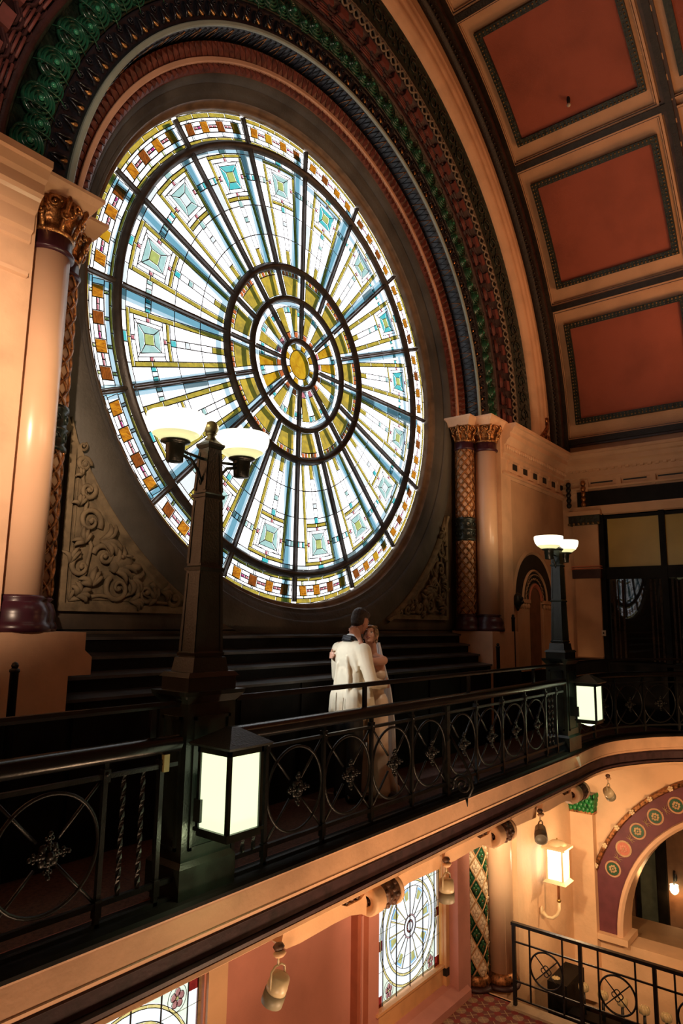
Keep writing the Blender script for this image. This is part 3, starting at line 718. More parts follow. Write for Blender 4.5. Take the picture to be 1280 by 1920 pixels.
# ================================================================== COLUMNS
bronze_cap = M('gilt bronze capital', (.50, .235, .085), .26, metal=.8, var=.35, scale=18, bump=.35, bscale=45)
def capital(parent, r, z0, h, ab):
    mb = MB(); mb.lathe([(r * .96, z0), (r * 1.12, z0 + .01), (r * 1.15, z0 + .03), (r * 1.0, z0 + .05), (r * 1.05, z0 + h * .35), (r * 1.3, z0 + h * .75), (r * 1.42, z0 + h)], bronze_cap, n=28)
    for i in range(8):
        a = 2 * PI * i / 8; ca, sa = math.cos(a), math.sin(a)
        for tw, z in ((0, .5), (.39, .78)):
            ca, sa = math.cos(a + tw), math.sin(a + tw); rr = r * (1.12 + .28 * z); T = Vector((-sa, ca, 0)); O = Vector((ca * rr, sa * rr, z0 + h * z))
            pts = [O + T * (.052 * (1 - q * .8) * math.cos(q * 8)) + Vector((ca, sa, 0)) * .02 + Vector((0, 0, .052 * (1 - q * .8) * math.sin(q * 8))) for q in [j / 12 for j in range(13)]]
            mb.tube(pts, [.016 - .008 * j / 12 for j in range(13)], bronze_cap, 6)
            mb.ball(O + Vector((ca, sa, 0)) * .03, .014, bronze_cap, 6)
        mb.tube([Vector((math.cos(a) * r * f_, math.sin(a) * r * f_, z0 + h * z)) for f_, z in ((1.08, .1), (1.2, .35), (1.38, .6), (1.62, .9), (1.6, 1.0))], [.02, .022, .02, .024, .014], bronze_cap, 6)
    mb.obj('capital', parent)
def abacus(parent, hx, hy0, hy1, z0, h, m):
    mb = MB()
    for q0, q1, o0, o1 in ((0, .25, -.07, -.05), (.25, .45, -.05, -.035), (.45, .8, -.035, 0), (.8, 1, 0, 0)):
        vs = [(sx * (hx + o), (-(hy0 + o) if sy < 0 else hy1), z0 + h * q) for q, o in ((q0, o0), (q1, o1)) for sx, sy in ((-1, -1), (1, -1), (1, 1), (-1, 1))]
        mb.add(vs, [(3, 2, 1, 0), (4, 5, 6, 7), (0, 1, 5, 4), (1, 2, 6, 5), (2, 3, 7, 6), (3, 0, 4, 7)], m)
    mb.obj('abacus', parent)
def col_base(parent, r, z0, z1, m=plum):
    h = z1 - z0; mb = MB(); mb.lathe([(r * 1.45, z0), (r * 1.5, z0 + .03), (r * 1.42, z0 + .06), (r * 1.32, z0 + .075), (r * 1.38, z0 + h * .5), (r * 1.2, z0 + h * .78), (r * 1.02, z0 + h * .85), (r * 1.18, z0 + h * .93), (r * 1.05, z1)], m, n=28); mb.obj('base', parent)
def helix(mb, r, z0, z1, ph, turns, th, m, sgn=1, flat=.5, n=8):
    N_ = int(abs(z1 - z0) * 26) + 8
    mb.tube([Vector((r * math.cos(ph + sgn * 2 * PI * turns * i / N_), r * math.sin(ph + sgn * 2 * PI * turns * i / N_), z0 + (z1 - z0) * i / N_)) for i in range(N_ + 1)], th, m, 5)
def lattice_column(x, label, metal=gold_dark):
    t = thing('lattice_column', label, 'column', (x, 5.13, 1.60)); r = .135
    s_ = MB(); s_.lathe([(r, .26), (r, 2.90)], peach_gl, n=28); s_.obj('shaft', t)
    lt = MB()
    for z0, z1 in ((.26, 1.42), (1.76, 2.90)):
        tn = (z1 - z0) / 1.05
        for i in range(7):
            for sg in (-1, 1):
                helix(lt, r + .010, z0, z1, 2 * PI * i / 7, tn, .0125, metal, sg)
                helix(lt, r + .006, z0, z1, 2 * PI * i / 7 + .14, tn, .008, metal, sg)
    lt.obj('lattice_strapping', t)
    bd_ = MB(); bd_.lathe([(r + .005, 1.40), (r + .03, 1.41), (r + .03, 1.44), (r + .012, 1.46), (r + .02, 1.57), (r + .035, 1.585), (r + .02, 1.60), (r + .012, 1.72), (r + .03, 1.74), (r + .03, 1.77), (r + .005, 1.78)], green_black, n=28)
    for i in range(8):
        for z in (1.51, 1.66):
            a = 2 * PI * i / 8; bd_.tube([Vector(((r + .02) * math.cos(a + .28 * math.cos(q) * (1 - q / 9)), (r + .02) * math.sin(a + .28 * math.cos(q) * (1 - q / 9)), z + .05 * math.sin(q) * (1 - q / 9))) for q in [j * .8 for j in range(9)]], .009, green_black, 4)
    bd_.obj('middle_band', t)
    nk = MB(); nk.lathe([(r + .02, 2.88), (r + .035, 2.90), (r + .012, 2.92), (r + .012, 3.02)], plum, n=28); nk.obj('necking', t)
    capital(t, r, 3.00, .27, .2); abacus(t, .27, .25, .22, 3.26, .14, peach); col_base(t, r, 0, .26); return t
def smooth_column(x, label):
    t = thing('smooth_column', label, 'column', (x, 4.87, 1.60)); r = .165
    s_ = MB(); s_.lathe([(r, .26), (r, 2.90)], peach_gl, n=36); s_.obj('shaft', t)
    nk = MB(); nk.lathe([(r + .0, 2.86), (r + .03, 2.875), (r + .03, 2.89), (r + .008, 2.91), (r + .008, 3.02)], plum, n=32); nk.obj('necking', t)
    capital(t, r, 3.00, .28, .2); abacus(t, .30, .26, .22, 3.27, .14, peach); col_base(t, r, 0, .26); return t
lattice_column(CX - 3.50, 'left column wrapped in gilt diamond strapping, half hidden behind the smooth peach column')
lattice_column(CX + 3.50, 'right column wrapped in gilt diamond strapping, beside the round window')
smooth_column(CX - 3.74, 'smooth peach column at the left edge with gilt leaf capital')
smooth_column(CX + 3.74, 'smooth peach column right of the round window with gilt leaf capital')

# plinths under the columns (part of the wall)
for s in (-1, 1):
    pl = MB()
    def q(x0, x1): return (min(CX + s * x0, CX + s * x1), max(CX + s * x0, CX + s * x1))
    y0, y1 = 4.66, 5.34
    xs = [(3.30, 1.60), (3.30, 1.47), (3.24, 1.42), (3.24, 1.29), (3.42, 1.29), (3.42, 0), (4.35, 0), (4.35, 1.60)]
    if s > 0: xs = [(3.42, 1.60), (3.42, 0), (4.35, 0), (4.35, 1.60)]
    poly = [(CX + s * a, b) for a, b in xs]; pl.prism(poly, y0, y1, peach)
    pl.box(min(CX + s * 3.42, CX + s * 4.36), max(CX + s * 3.42, CX + s * 4.36), 4.63, 4.66, 0, 1.02, dark_wood)
    struct('trim_%d' % (13 if s < 0 else 14), pl)

# ================================================================== ENTABLATURES
def run(mb, prof, p0, p1, nrm, m, smooth=False):
    """prof [(out, z)] swept from p0 to p1 (xy), nrm = outward xy"""
    P0, P1, Nn = Vector((*p0, 0)), Vector((*p1, 0)), Vector((*nrm, 0)); k = len(prof)
    vs = [P + Nn * o + Vector((0, 0, z)) for P in (P0, P1) for o, z in prof]
    mb.add(vs, [(j, j + 1, k + j + 1, k + j) for j in range(k - 1)], m, smooth)
    for P in (P0, P1):
        for (o0, z0), (o1, z1) in zip(prof, prof[1:]):
            if abs(z1 - z0) > 1e-4: mb.add([P + Nn * o0 + Vector((0, 0, z0)), P + Nn * o1 + Vector((0, 0, z1)), P - Nn * .01 + Vector((0, 0, z1)), P - Nn * .01 + Vector((0, 0, z0))], [(0, 1, 2, 3)], m)
crown = [(0, 4.10), (.02, 4.10), (.04, 4.14), (.07, 4.15), (.07, 4.18), (.02, 4.19), (.02, 4.40), (.06, 4.42), (.06, 4.48), (.09, 4.50), (.09, 4.62), (.12, 4.64), (.15, 4.70), (.17, 4.72), (.20, 4.74), (.20, 4.82), (.24, 4.84), (.27, 4.90), (.30, 4.91), (.30, 4.965), (0, 4.965)]
ent = MB(); run(ent, crown, (CX + 3.97, TY), (XR + .0, TY), (0, -1), peach)
ent.box(CX + 3.975, CX + 4.3, TY + .005, 5.3, 4.72, 4.96, peach)
for s, (xa, xb) in ((1, (CX + 4.10, XR)),):
    for i in range(6):
        x = CX + 4.18 + .43 * i; ent.box(x, x + .17, TY - .055, TY, 4.22, 4.40, peach); ent.box(x + .02, x + .15, TY - .075, TY, 4.36, 4.42, peach)
        ent.box(x + .17, x + .43, TY - .024, TY - .02, 4.29, 4.395, black_m)
    for i in range(34):
        x = CX + 4.05 + .082 * i; ent.ball((x, TY - .105, 4.60), .036, peach, 8, (.9, .6, 1.2))
struct('trim_15', ent)
entl = MB(); run(entl, crown, (XL, TY), (CX - 3.97, TY), (0, -1), peach_gl); entl.box(CX - 4.3, CX - 3.975, TY + .005, 5.3, 4.72, 4.96, peach_gl); struct('trim_16', entl)
ente = MB()
crown_e = [(o, z) for o, z in crown if z >= 4.40]; run(ente, [(0, 4.22), (.03, 4.22), (.04, 4.26), (.07, 4.28), (.07, 4.31), (.02, 4.32)] + crown_e, (XR, TY + .2), (XR, YF), (-1, 0), tan)
for i in range(60): ente.box(XR - .125, XR, 4.55 - .13 * i - .065, 4.55 - .13 * i, 4.60, 4.645, tan)
for i in range(14):
    y = 4.30 - .60 * i; ente.box(XR - .075, XR, y - .09, y, 4.30, 4.43, tan); ente.box(XR - .055, XR, y - .075, y - .015, 4.24, 4.30, tan); ente.box(XR - .024, XR - .02, y - .53, y - .12, 4.375, 4.43, black_m)
struct('trim_17', ente)
# scroll finial on the right cornice
fin = thing('scroll_finial', 'small dark gilded scroll ornament standing on the right cornice', 'ornament', (CX + 5.62, TY - .16, 4.965))
fb = MB()
fb.tube([(-.28, 0, .02), (-.20, 0, .10), (-.08, 0, .18), (.02, 0, .30), (.06, 0, .42)], [.03, .045, .05, .045, .03], gold_dark, 8)
fb.tube([(.06 + .06 * math.cos(q) * (1 - q / 9), 0, .46 + .06 * math.sin(q) * (1 - q / 9)) for q in [j * .6 for j in range(13)]], .022, gold_dark, 6)
fb.ball((.02, 0, .07), .075, gold_dark, 10, (1, .6, 1)); fb.tube([(.02 + .09 * math.cos(q) * (1 - q / 8), -.02, .09 + .09 * math.sin(q) * (1 - q / 8)) for q in [j * .6 for j in range(12)]], .02, gold_dark, 6)
fb.obj('scroll', fin)

# ================================================================== NICHE ON THE RIGHT SIDE WALL
nc = MB(); NX, NZ = 11.38, 2.12
def semi(R0, R1, y0, y1, m, n=24):
    vs = [Vector((NX + R_ * math.cos(PI * i / n), y, NZ + R_ * math.sin(PI * i / n))) for R_, y in ((R0, y0), (R1, y1)) for i in range(n + 1)]
    nc.add(vs, [(i, i + 1, n + 2 + i, n + 1 + i) for i in range(n)], m)
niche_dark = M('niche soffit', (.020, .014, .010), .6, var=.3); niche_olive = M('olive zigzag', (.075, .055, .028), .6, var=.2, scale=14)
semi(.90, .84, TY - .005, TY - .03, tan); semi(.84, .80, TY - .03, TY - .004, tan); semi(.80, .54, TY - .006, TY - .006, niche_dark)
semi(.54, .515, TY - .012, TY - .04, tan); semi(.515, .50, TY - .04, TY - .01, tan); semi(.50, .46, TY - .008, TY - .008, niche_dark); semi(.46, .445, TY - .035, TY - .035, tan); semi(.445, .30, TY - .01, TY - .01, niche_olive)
for R_ in (.335, .375, .415):
    pts = [Vector((NX + (R_ + .012 * (1 if i % 4 < 2 else -1)) * math.cos(PI * i / 60), TY - .015, NZ + (R_ + .012 * (1 if i % 4 < 2 else -1)) * math.sin(PI * i / 60))) for i in range(61)]
    nc.tube(pts, .008, black_m if R_ != .375 else tan, 4)
semi(.30, .27, TY - .03, TY - .045, coral); semi(.27, .22, TY - .045, TY - .02, coral)
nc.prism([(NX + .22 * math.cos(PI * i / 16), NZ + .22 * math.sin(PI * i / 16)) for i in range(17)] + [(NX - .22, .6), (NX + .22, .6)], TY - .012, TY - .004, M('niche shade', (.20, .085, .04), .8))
for sx in (-1, 1):
    nc.box(NX + sx * .55 - .26, NX + sx * .55 + .26, TY - .06, TY, NZ - .05, NZ + .01, tan); 
    for i in range(5): nc.ball((NX + sx * .55 - .2 + .1 * i, TY - .035, NZ - .10), .045, tan, 8, (1, .7, 1.1))
    nc.box(NX + sx * .55 - .22, NX + sx * .55 + .22, TY - .03, TY, .8, NZ - .12, tan)
struct('trim_18', nc)
mk = thing('corbel_mask', 'small black carved corbel ball at the left foot of the niche arch', 'ornament', (NX - .86, TY - .08, NZ - .02))
mb = MB(); mb.ball((0, 0, 0), .10, black_iron, 12, (.9, .7, 1.25)); mb.ball((-.03, -.05, .03), .03, black_iron, 8); mb.ball((.04, -.05, .03), .03, black_iron, 8); mb.ball((0, -.07, -.03), .035, black_iron, 8); mb.tube([(0, 0, -.08), (0, .01, -.17)], [.05, .015], black_iron, 8); mb.obj('mask', mk)

# ================================================================== BALCONY: floor, dais, slab edge
bf = MB(); bf.box(XL, XR + 2.4, 3.46, 5.35, -.10, .0, carpet_m)
# concave corner of the balcony along the end wall
edge_c = [(XL, 3.40), (9.9, 3.40)] + [(9.9 + 2.75 * math.sin(t), 3.40 - 2.75 * (1 - math.cos(t))) for t in [rad(a) for a in range(6, 91, 6)]] + [(12.65, -3.0)]
def tune_edge():
    pts = [(XL, 3.40), (9.6, 3.42), (10.15, 3.44), (10.65, 3.42), (11.05, 3.34), (11.45, 3.18), (11.8, 3.0), (12.1, 2.78), (12.35, 2.5), (12.55, 2.15), (12.66, 1.7), (12.68, 1.0), (12.68, -3.0)]
    out = []
    for i in range(len(pts) - 1):         # smooth by Catmull-Rom on the curved part
        p0, p1, p2, p3 = pts[max(i - 1, 0)], pts[i], pts[i + 1], pts[min(i + 2, len(pts) - 1)]
        if i == 1: p0 = (2 * p1[0] - p2[0], 2 * p1[1] - p2[1])
        if i == len(pts) - 2 or i == len(pts) - 3: p3 = (2 * p2[0] - p1[0], 2 * p2[1] - p1[1])
        ns = 1 if i == 0 else 4
        for k in range(ns):
            t = k / ns; out.append(tuple(.5 * (2 * p1[j] + (p2[j] - p0[j]) * t + (2 * p0[j] - 5 * p1[j] + 4 * p2[j] - p3[j]) * t * t + (3 * p1[j] - p0[j] - 3 * p2[j] + p3[j]) * t ** 3) for j in (0, 1)) if i else p1)
    return out + [pts[-1]]
EDGE = tune_edge()
def edge_frames(off=0):
    """frames along the slab edge: point, outward normal (towards the hall)"""
    res = []
    for i, p in enumerate(EDGE):
        a = EDGE[max(i - 1, 0)]; b = EDGE[min(i + 1, len(EDGE) - 1)]; t = Vector((b[0] - a[0], b[1] - a[1], 0)).normalized(); nrm = Vector((t.y, -t.x, 0))
        res.append((Vector((p[0], p[1], 0)) + nrm * off, nrm, Vector((0, 0, 1))))
    return res
poly = [(p.x, p.y) for p, _, _ in edge_frames(-.05)] + [(15.2, -3.0), (15.2, 4.0), (XR, 5.3), (XL, 5.3)]
bf = MB(); vs = [(x, y, -.005) for x, y in poly] + [(x, y, -.40) for x, y in poly]; k = len(poly)
bf.add(vs, [tuple(range(k)), tuple(range(k, 2 * k))[::-1]], carpet_m); struct('floor', bf)
fas = MB()
fas.sweep([(-.22, -.03), (-.22, .035), (-.16, .05), (-.05, .05), (.00, .04), (.015, .02), (.01, -.005)], edge_frames(), dark_wood)
fas.sweep([(.005, -.005), (.0, -.02), (.0, -.165), (.006, -.17), (.0, -.18), (-.02, -.205)], edge_frames(), peach)
fas.sweep([(-.02, -.205), (-.01, -.215), (-.03, -.225), (-.05, -.24), (-.05, -.34), (-.06, -.345), (-.02, -.355), (-.03, -.385), (-.075, -.40)], edge_frames(), plum_flat)
fas.sweep([(-.075, -.40), (-.05, -.405), (-.045, -.43), (-.08, -.45), (-.09, -.46), (-.5, -.46)], edge_frames(), peach_low)
struct('trim_19', fas)
patch_root = thing('pale_patch', 'small white patch on the cream balcony edge below the far lantern', 'patch', (9.46, 3.392, -.10)); mb = MB(); mb.add([(-.09, 0, .07), (.02, 0, .075), (.09, 0, -.06), (.05, 0, -.07)], [(0, 1, 2, 3)], M('white patch', (.85, .8, .72), .6)); mb.add([(-.09, -.003, .07), (.02, -.003, .075), (.09, -.003, -.06), (.05, -.003, -.07)], [(0, 1, 2, 3)], M('white patch', (.85, .8, .72), .6)); mb.obj('sheet', patch_root)  # flat white patch laid on the cream edge
rope = MB(); rope.tube([(XL + .1 * i, 3.66, .012) for i in range(98)], .012, M('red rope edging', (.20, .06, .04), .8), 5); rope.obj('rope_edging', bpy.data.objects['floor'])

dais = thing('stepped_dais', 'black painted timber steps rising to the sill of the round window', 'steps', (CX, 4.7, 0))
TR = [(4.70, 4.90, 1.13), (4.90, 5.07, 1.27), (5.07, 5.22, 1.41), (5.22, 5.34, 1.56)]
hw = 3.42
for i, (y0, y1, z) in enumerate(TR):
    mb = MB(); e = hw + (0 if i else .0); zz = TR[i - 1][2] - .03 if i else 0
    mb.box(-e, e, y0 - 4.7, y1 - 4.7, zz, z - .035, dark_wood)
    mb.add([(-e, y0 - 4.7 - .03, z - .035), (e, y0 - 4.7 - .03, z - .035), (e, y0 - 4.7 - .03, z - .012), (-e, y0 - 4.7 - .03, z - .012), (e, y1 - 4.7, z + .012), (-e, y1 - 4.7, z + .012), (-e, y1 - 4.7, z - .035), (e, y1 - 4.7, z - .035)],
           [(0, 1, 2, 3), (3, 2, 4, 5), (0, 3, 5, 6), (1, 7, 4, 2), (0, 6, 7, 1)], step_wood); mb.obj('step', dais)
mb = MB()
for i in range(9):
    x = -hw + .1 + i * (2 * hw - .2) / 8; mb.box(x - .02, x + .02, -.02, 0, .02, 1.10, dark_wood)
mb.box(-hw, hw, -.022, 0, .0, .16, dark_wood); mb.obj('front_batten', dais)

# ================================================================== IRON RAILING
ros = MB()                                   # cast leaf rosette at the crossing of each roundel
for i in range(4):
    a = PI / 2 * i; ca, sa = math.cos(a), math.sin(a)
    for q in range(5):
        d = .028 + .018 * q; ros.ball((ca * d, -.012, sa * d), .017 - .001 * q, black_iron, 6, (1, .8, 1))
        if q % 2: 
            for sg in (-1, 1): ros.ball((ca * d - sa * .016 * sg, -.012, sa * d + ca * .016 * sg), .012, black_iron, 6)
    ros.ball((ca * .108, -.022, sa * .108), .013, black_iron, 6)
    b_ = a + PI / 4; ros.ball((math.cos(b_) * .045, -.01, math.sin(b_) * .045), .026, black_iron, 6, (1, .5, 1))
ros.ball((0, -.03, 0), .024, black_iron, 8)
ros_me = ros.mesh('rosette')
ringm = MB(); ringm.tube([(.295 * math.cos(2 * PI * i / 40), 0, .295 * math.sin(2 * PI * i / 40)) for i in range(40)], .011, black_iron, 6, True, 1, (0, 1, 0)); ring_me = ringm.mesh('roundel')
dg = MB()
for s in (-1, 1): dg.tube([(-.31, .0, -.33 * s), (-.06, 0, -.065 * s)], .0095, black_iron, 6); dg.tube([(.06, .0, .065 * s), (.31, 0, .33 * s)], .0095, black_iron, 6)
diag_me = dg.mesh('diagonal_bar')
pm = MB(); pm.box(-.014, .014, -.014, .014, .0, .95, black_iron); pm.box(-.022, .022, -.024, .024, .80, .87, black_iron); pm.frust(0, 0, .0, .04, .028, .028, .018, .018, black_iron); pm.ball((0, -.022, .845), .014, black_iron, 6)
pm.box(-.02, .02, -.02, .02, .10, .19, black_iron); post_me = pm.mesh('baluster_post')
tw = MB()
tp = [(0, 0, .19 + .62 * i / 24) for i in range(25)]
N_ = 30; vs = []
for i in range(N_ + 1):
    g = i / N_ * 2 * PI * 2.2
    for kk in range(4): vs.append((.015 * math.cos(g + kk * PI / 2), .015 * math.sin(g + kk * PI / 2), .17 + .67 * i / N_))
tw.add(vs, [(4 * i + kk, 4 * i + (kk + 1) % 4, 4 * i + 4 + (kk + 1) % 4, 4 * i + 4 + kk) for i in range(N_) for kk in range(4)], black_iron)
twist_me = tw.mesh('twisted_bar')
def rails(t, pts, closed_ends=True):
    """handrails and bars along local path pts [(x,y)]"""
    def tubeline(z, r, m, name, n=8, flat=1.0):
        mb = MB(); mb.tube([(x, y, z) for x, y in pts], r, m, n, up=(0, 0, 1), flat=flat); mb.obj(name, t)
    fr = []
    for i, p in enumerate(pts):
        a = pts[max(i - 1, 0)]; b = pts[min(i + 1, len(pts) - 1)]; tt = Vector((b[0] - a[0], b[1] - a[1], 0)).normalized(); fr.append((Vector((*p, 0)), Vector((tt.y, -tt.x, 0)), Vector((0, 0, 1))))
    mb = MB(); mb.sweep([(-.045, .925), (-.055, .95), (-.05, .985), (-.02, 1.0), (.02, 1.0), (.05, .985), (.055, .95), (.045, .925), (.03, .905), (-.03, .905), (-.045, .925)], fr, black_paint, True); mb.obj('handrail', t)
    mb = MB(); mb.sweep([(-.02, 1.185), (-.016, 1.205), (.016, 1.205), (.02, 1.185), (.016, 1.168), (-.016, 1.168), (-.02, 1.185)], fr, black_paint); mb.obj('top_rail', t)
    for z, h, nm in ((.83, .012, 'upper_bar'), (.165, .014, 'lower_bar'), (.06, .010, 'foot_bar')):
        mb = MB(); mb.sweep([(-.014, z - h), (-.014, z + h), (.014, z + h), (.014, z - h), (-.014, z - h)], fr, black_iron); mb.obj(nm, t)
RY = 3.50
r1 = thing('iron_railing', 'long black iron balcony railing with eight roundels between the two lamp posts', 'railing', (CX, RY, .0))
xs = [3.60 + .6305 * i for i in range(9)]
rails(r1, [(3.285 - CX, 0), (9.265 - CX, 0)])
for x in xs: put(post_me, 'baluster_post', r1, (x - CX, 0, 0))
for x in (3.30, 9.0): put(post_me, 'baluster_post', r1, (x - CX, 0, 0))
for x in (3.40, 3.50, 8.77, 8.88): put(twist_me, 'twisted_bar', r1, (x - CX, 0, 0))
for i in range(8):
    x = (xs[i] + xs[i + 1]) / 2 - CX
    put(ring_me, 'roundel', r1, (x, 0, .4975)); put(diag_me, 'diagonal_bar', r1, (x, .004, .4975)); put(ros_me, 'rosette', r1, (x, -.01, .4975))
for x in (4.76, 6.60, 8.3):
    mb = MB(); mb.box(-.02, .02, -.012, .012, .99, 1.18, black_paint); mb.obj('short_post', r1, (x - CX, 0, 0))
# scroll brace in front of the middle post
mb = MB(); bx = xs[4] - CX
def spiral(cx, cz, R_, a0, turns, th, y=-.10, dr=1):
    mb.tube([(cx + R_ * (1 - q * .85) * math.cos(a0 + dr * q * turns * 2 * PI), y, cz + R_ * (1 - q * .85) * math.sin(a0 + dr * q * turns * 2 * PI)) for q in [i / 30 for i in range(31)]], th, black_iron, 6)
def spy(cy, cz, R_, a0, turns, th, dr=1):
    mb.tube([(bx + .03, cy + R_ * (1 - q * .85) * math.cos(a0 + dr * q * turns * 2 * PI), cz + R_ * (1 - q * .85) * math.sin(a0 + dr * q * turns * 2 * PI)) for q in [i / 30 for i in range(31)]], th, black_iron, 6)
spy(-.16, .17, .10, 0, 1.6, .013); spy(-.03, .15, .07, PI, 1.4, .012, -1)
mb.tube([(bx + .03, -.02, .62), (bx + .03, -.09, .52), (bx + .03, -.16, .42), (bx + .03, -.24, .28), (bx + .03, -.27, .16), (bx + .03, -.22, .07), (bx + .03, -.12, .04)], .014, black_iron, 6)
mb.tube([(bx + .03, -.2, .06), (bx + .03, -.21, -.02)], [.016, .004], black_iron, 6); mb.box(bx - .03, bx + .03, -.03, .03, 0, .9, black_iron); mb.obj('scroll_brace', r1)
# left railing
r2 = thing('iron_railing', 'black iron balcony railing at the lower left, cut by the frame edge', 'railing', (1.0, RY, 0))
rails(r2, [(XL - 1.0 + .05, 0), (2.815 - 1.0, 0)])
for x in (2.70, 2.32, 1.69, 1.06): put(post_me, 'baluster_post', r2, (x - 1, 0, 0))
for x in (2.445, 2.575): put(twist_me, 'twisted_bar', r2, (x - 1, 0, 0))
for x in (2.005, 1.375): put(ring_me, 'roundel', r2, (x - 1, 0, .4975)); put(diag_me, 'diagonal_bar', r2, (x - 1, .004, .4975)); put(ros_me, 'rosette', r2, (x - 1, -.01, .4975))
mb = MB(); mb.box(-.02, .02, -.012, .012, .99, 1.18, black_paint); mb.obj('short_post', r2, (1.62, 0, 0))
mb = MB(); mb.box(-.02, .02, -.03, .0, .80, .90, M('yellowed tape', (.45, .40, .16), .5)); mb.obj('tape_tag', r2, (1.71, -.01, 0))
# curved railing in the corner
rc = thing('iron_railing', 'curved black iron railing with roundels in the far right balcony corner', 'railing', (11.0, 3.2, 0))
cpts = [(p.x - 11, p.y - 3.2) for p, _, _ in edge_frames(-.10) if p.x > 9.7]
rails(rc, cpts)
acc = 0; last = Vector((*cpts[0], 0)); mark = .18; kk = 0
seq = []
for i in range(1, len(cpts)):
    p = Vector((*cpts[i], 0)); L_ = (p - last).length
    while acc + L_ >= mark:
        q = last + (p - last) * ((mark - acc) / L_); seq.append((q, math.atan2((p - last).y, (p - last).x))); mark += .32
    acc += L_; last = p
for i, (q, an) in enumerate(seq[:14]):
    T = Matrix.Translation(q) @ Matrix.Rotation(an, 4, 'Z')
    if i % 2 == 0: o = put(post_me, 'baluster_post', rc); o.matrix_local = T
    else:
        for me, nm, dz in ((ring_me, 'roundel', .4975), (diag_me, 'diagonal_bar', .4975), (ros_me, 'rosette', .4975)):
            o = put(me, nm, rc); o.matrix_local = T @ Matrix.Translation((0, 0, dz))

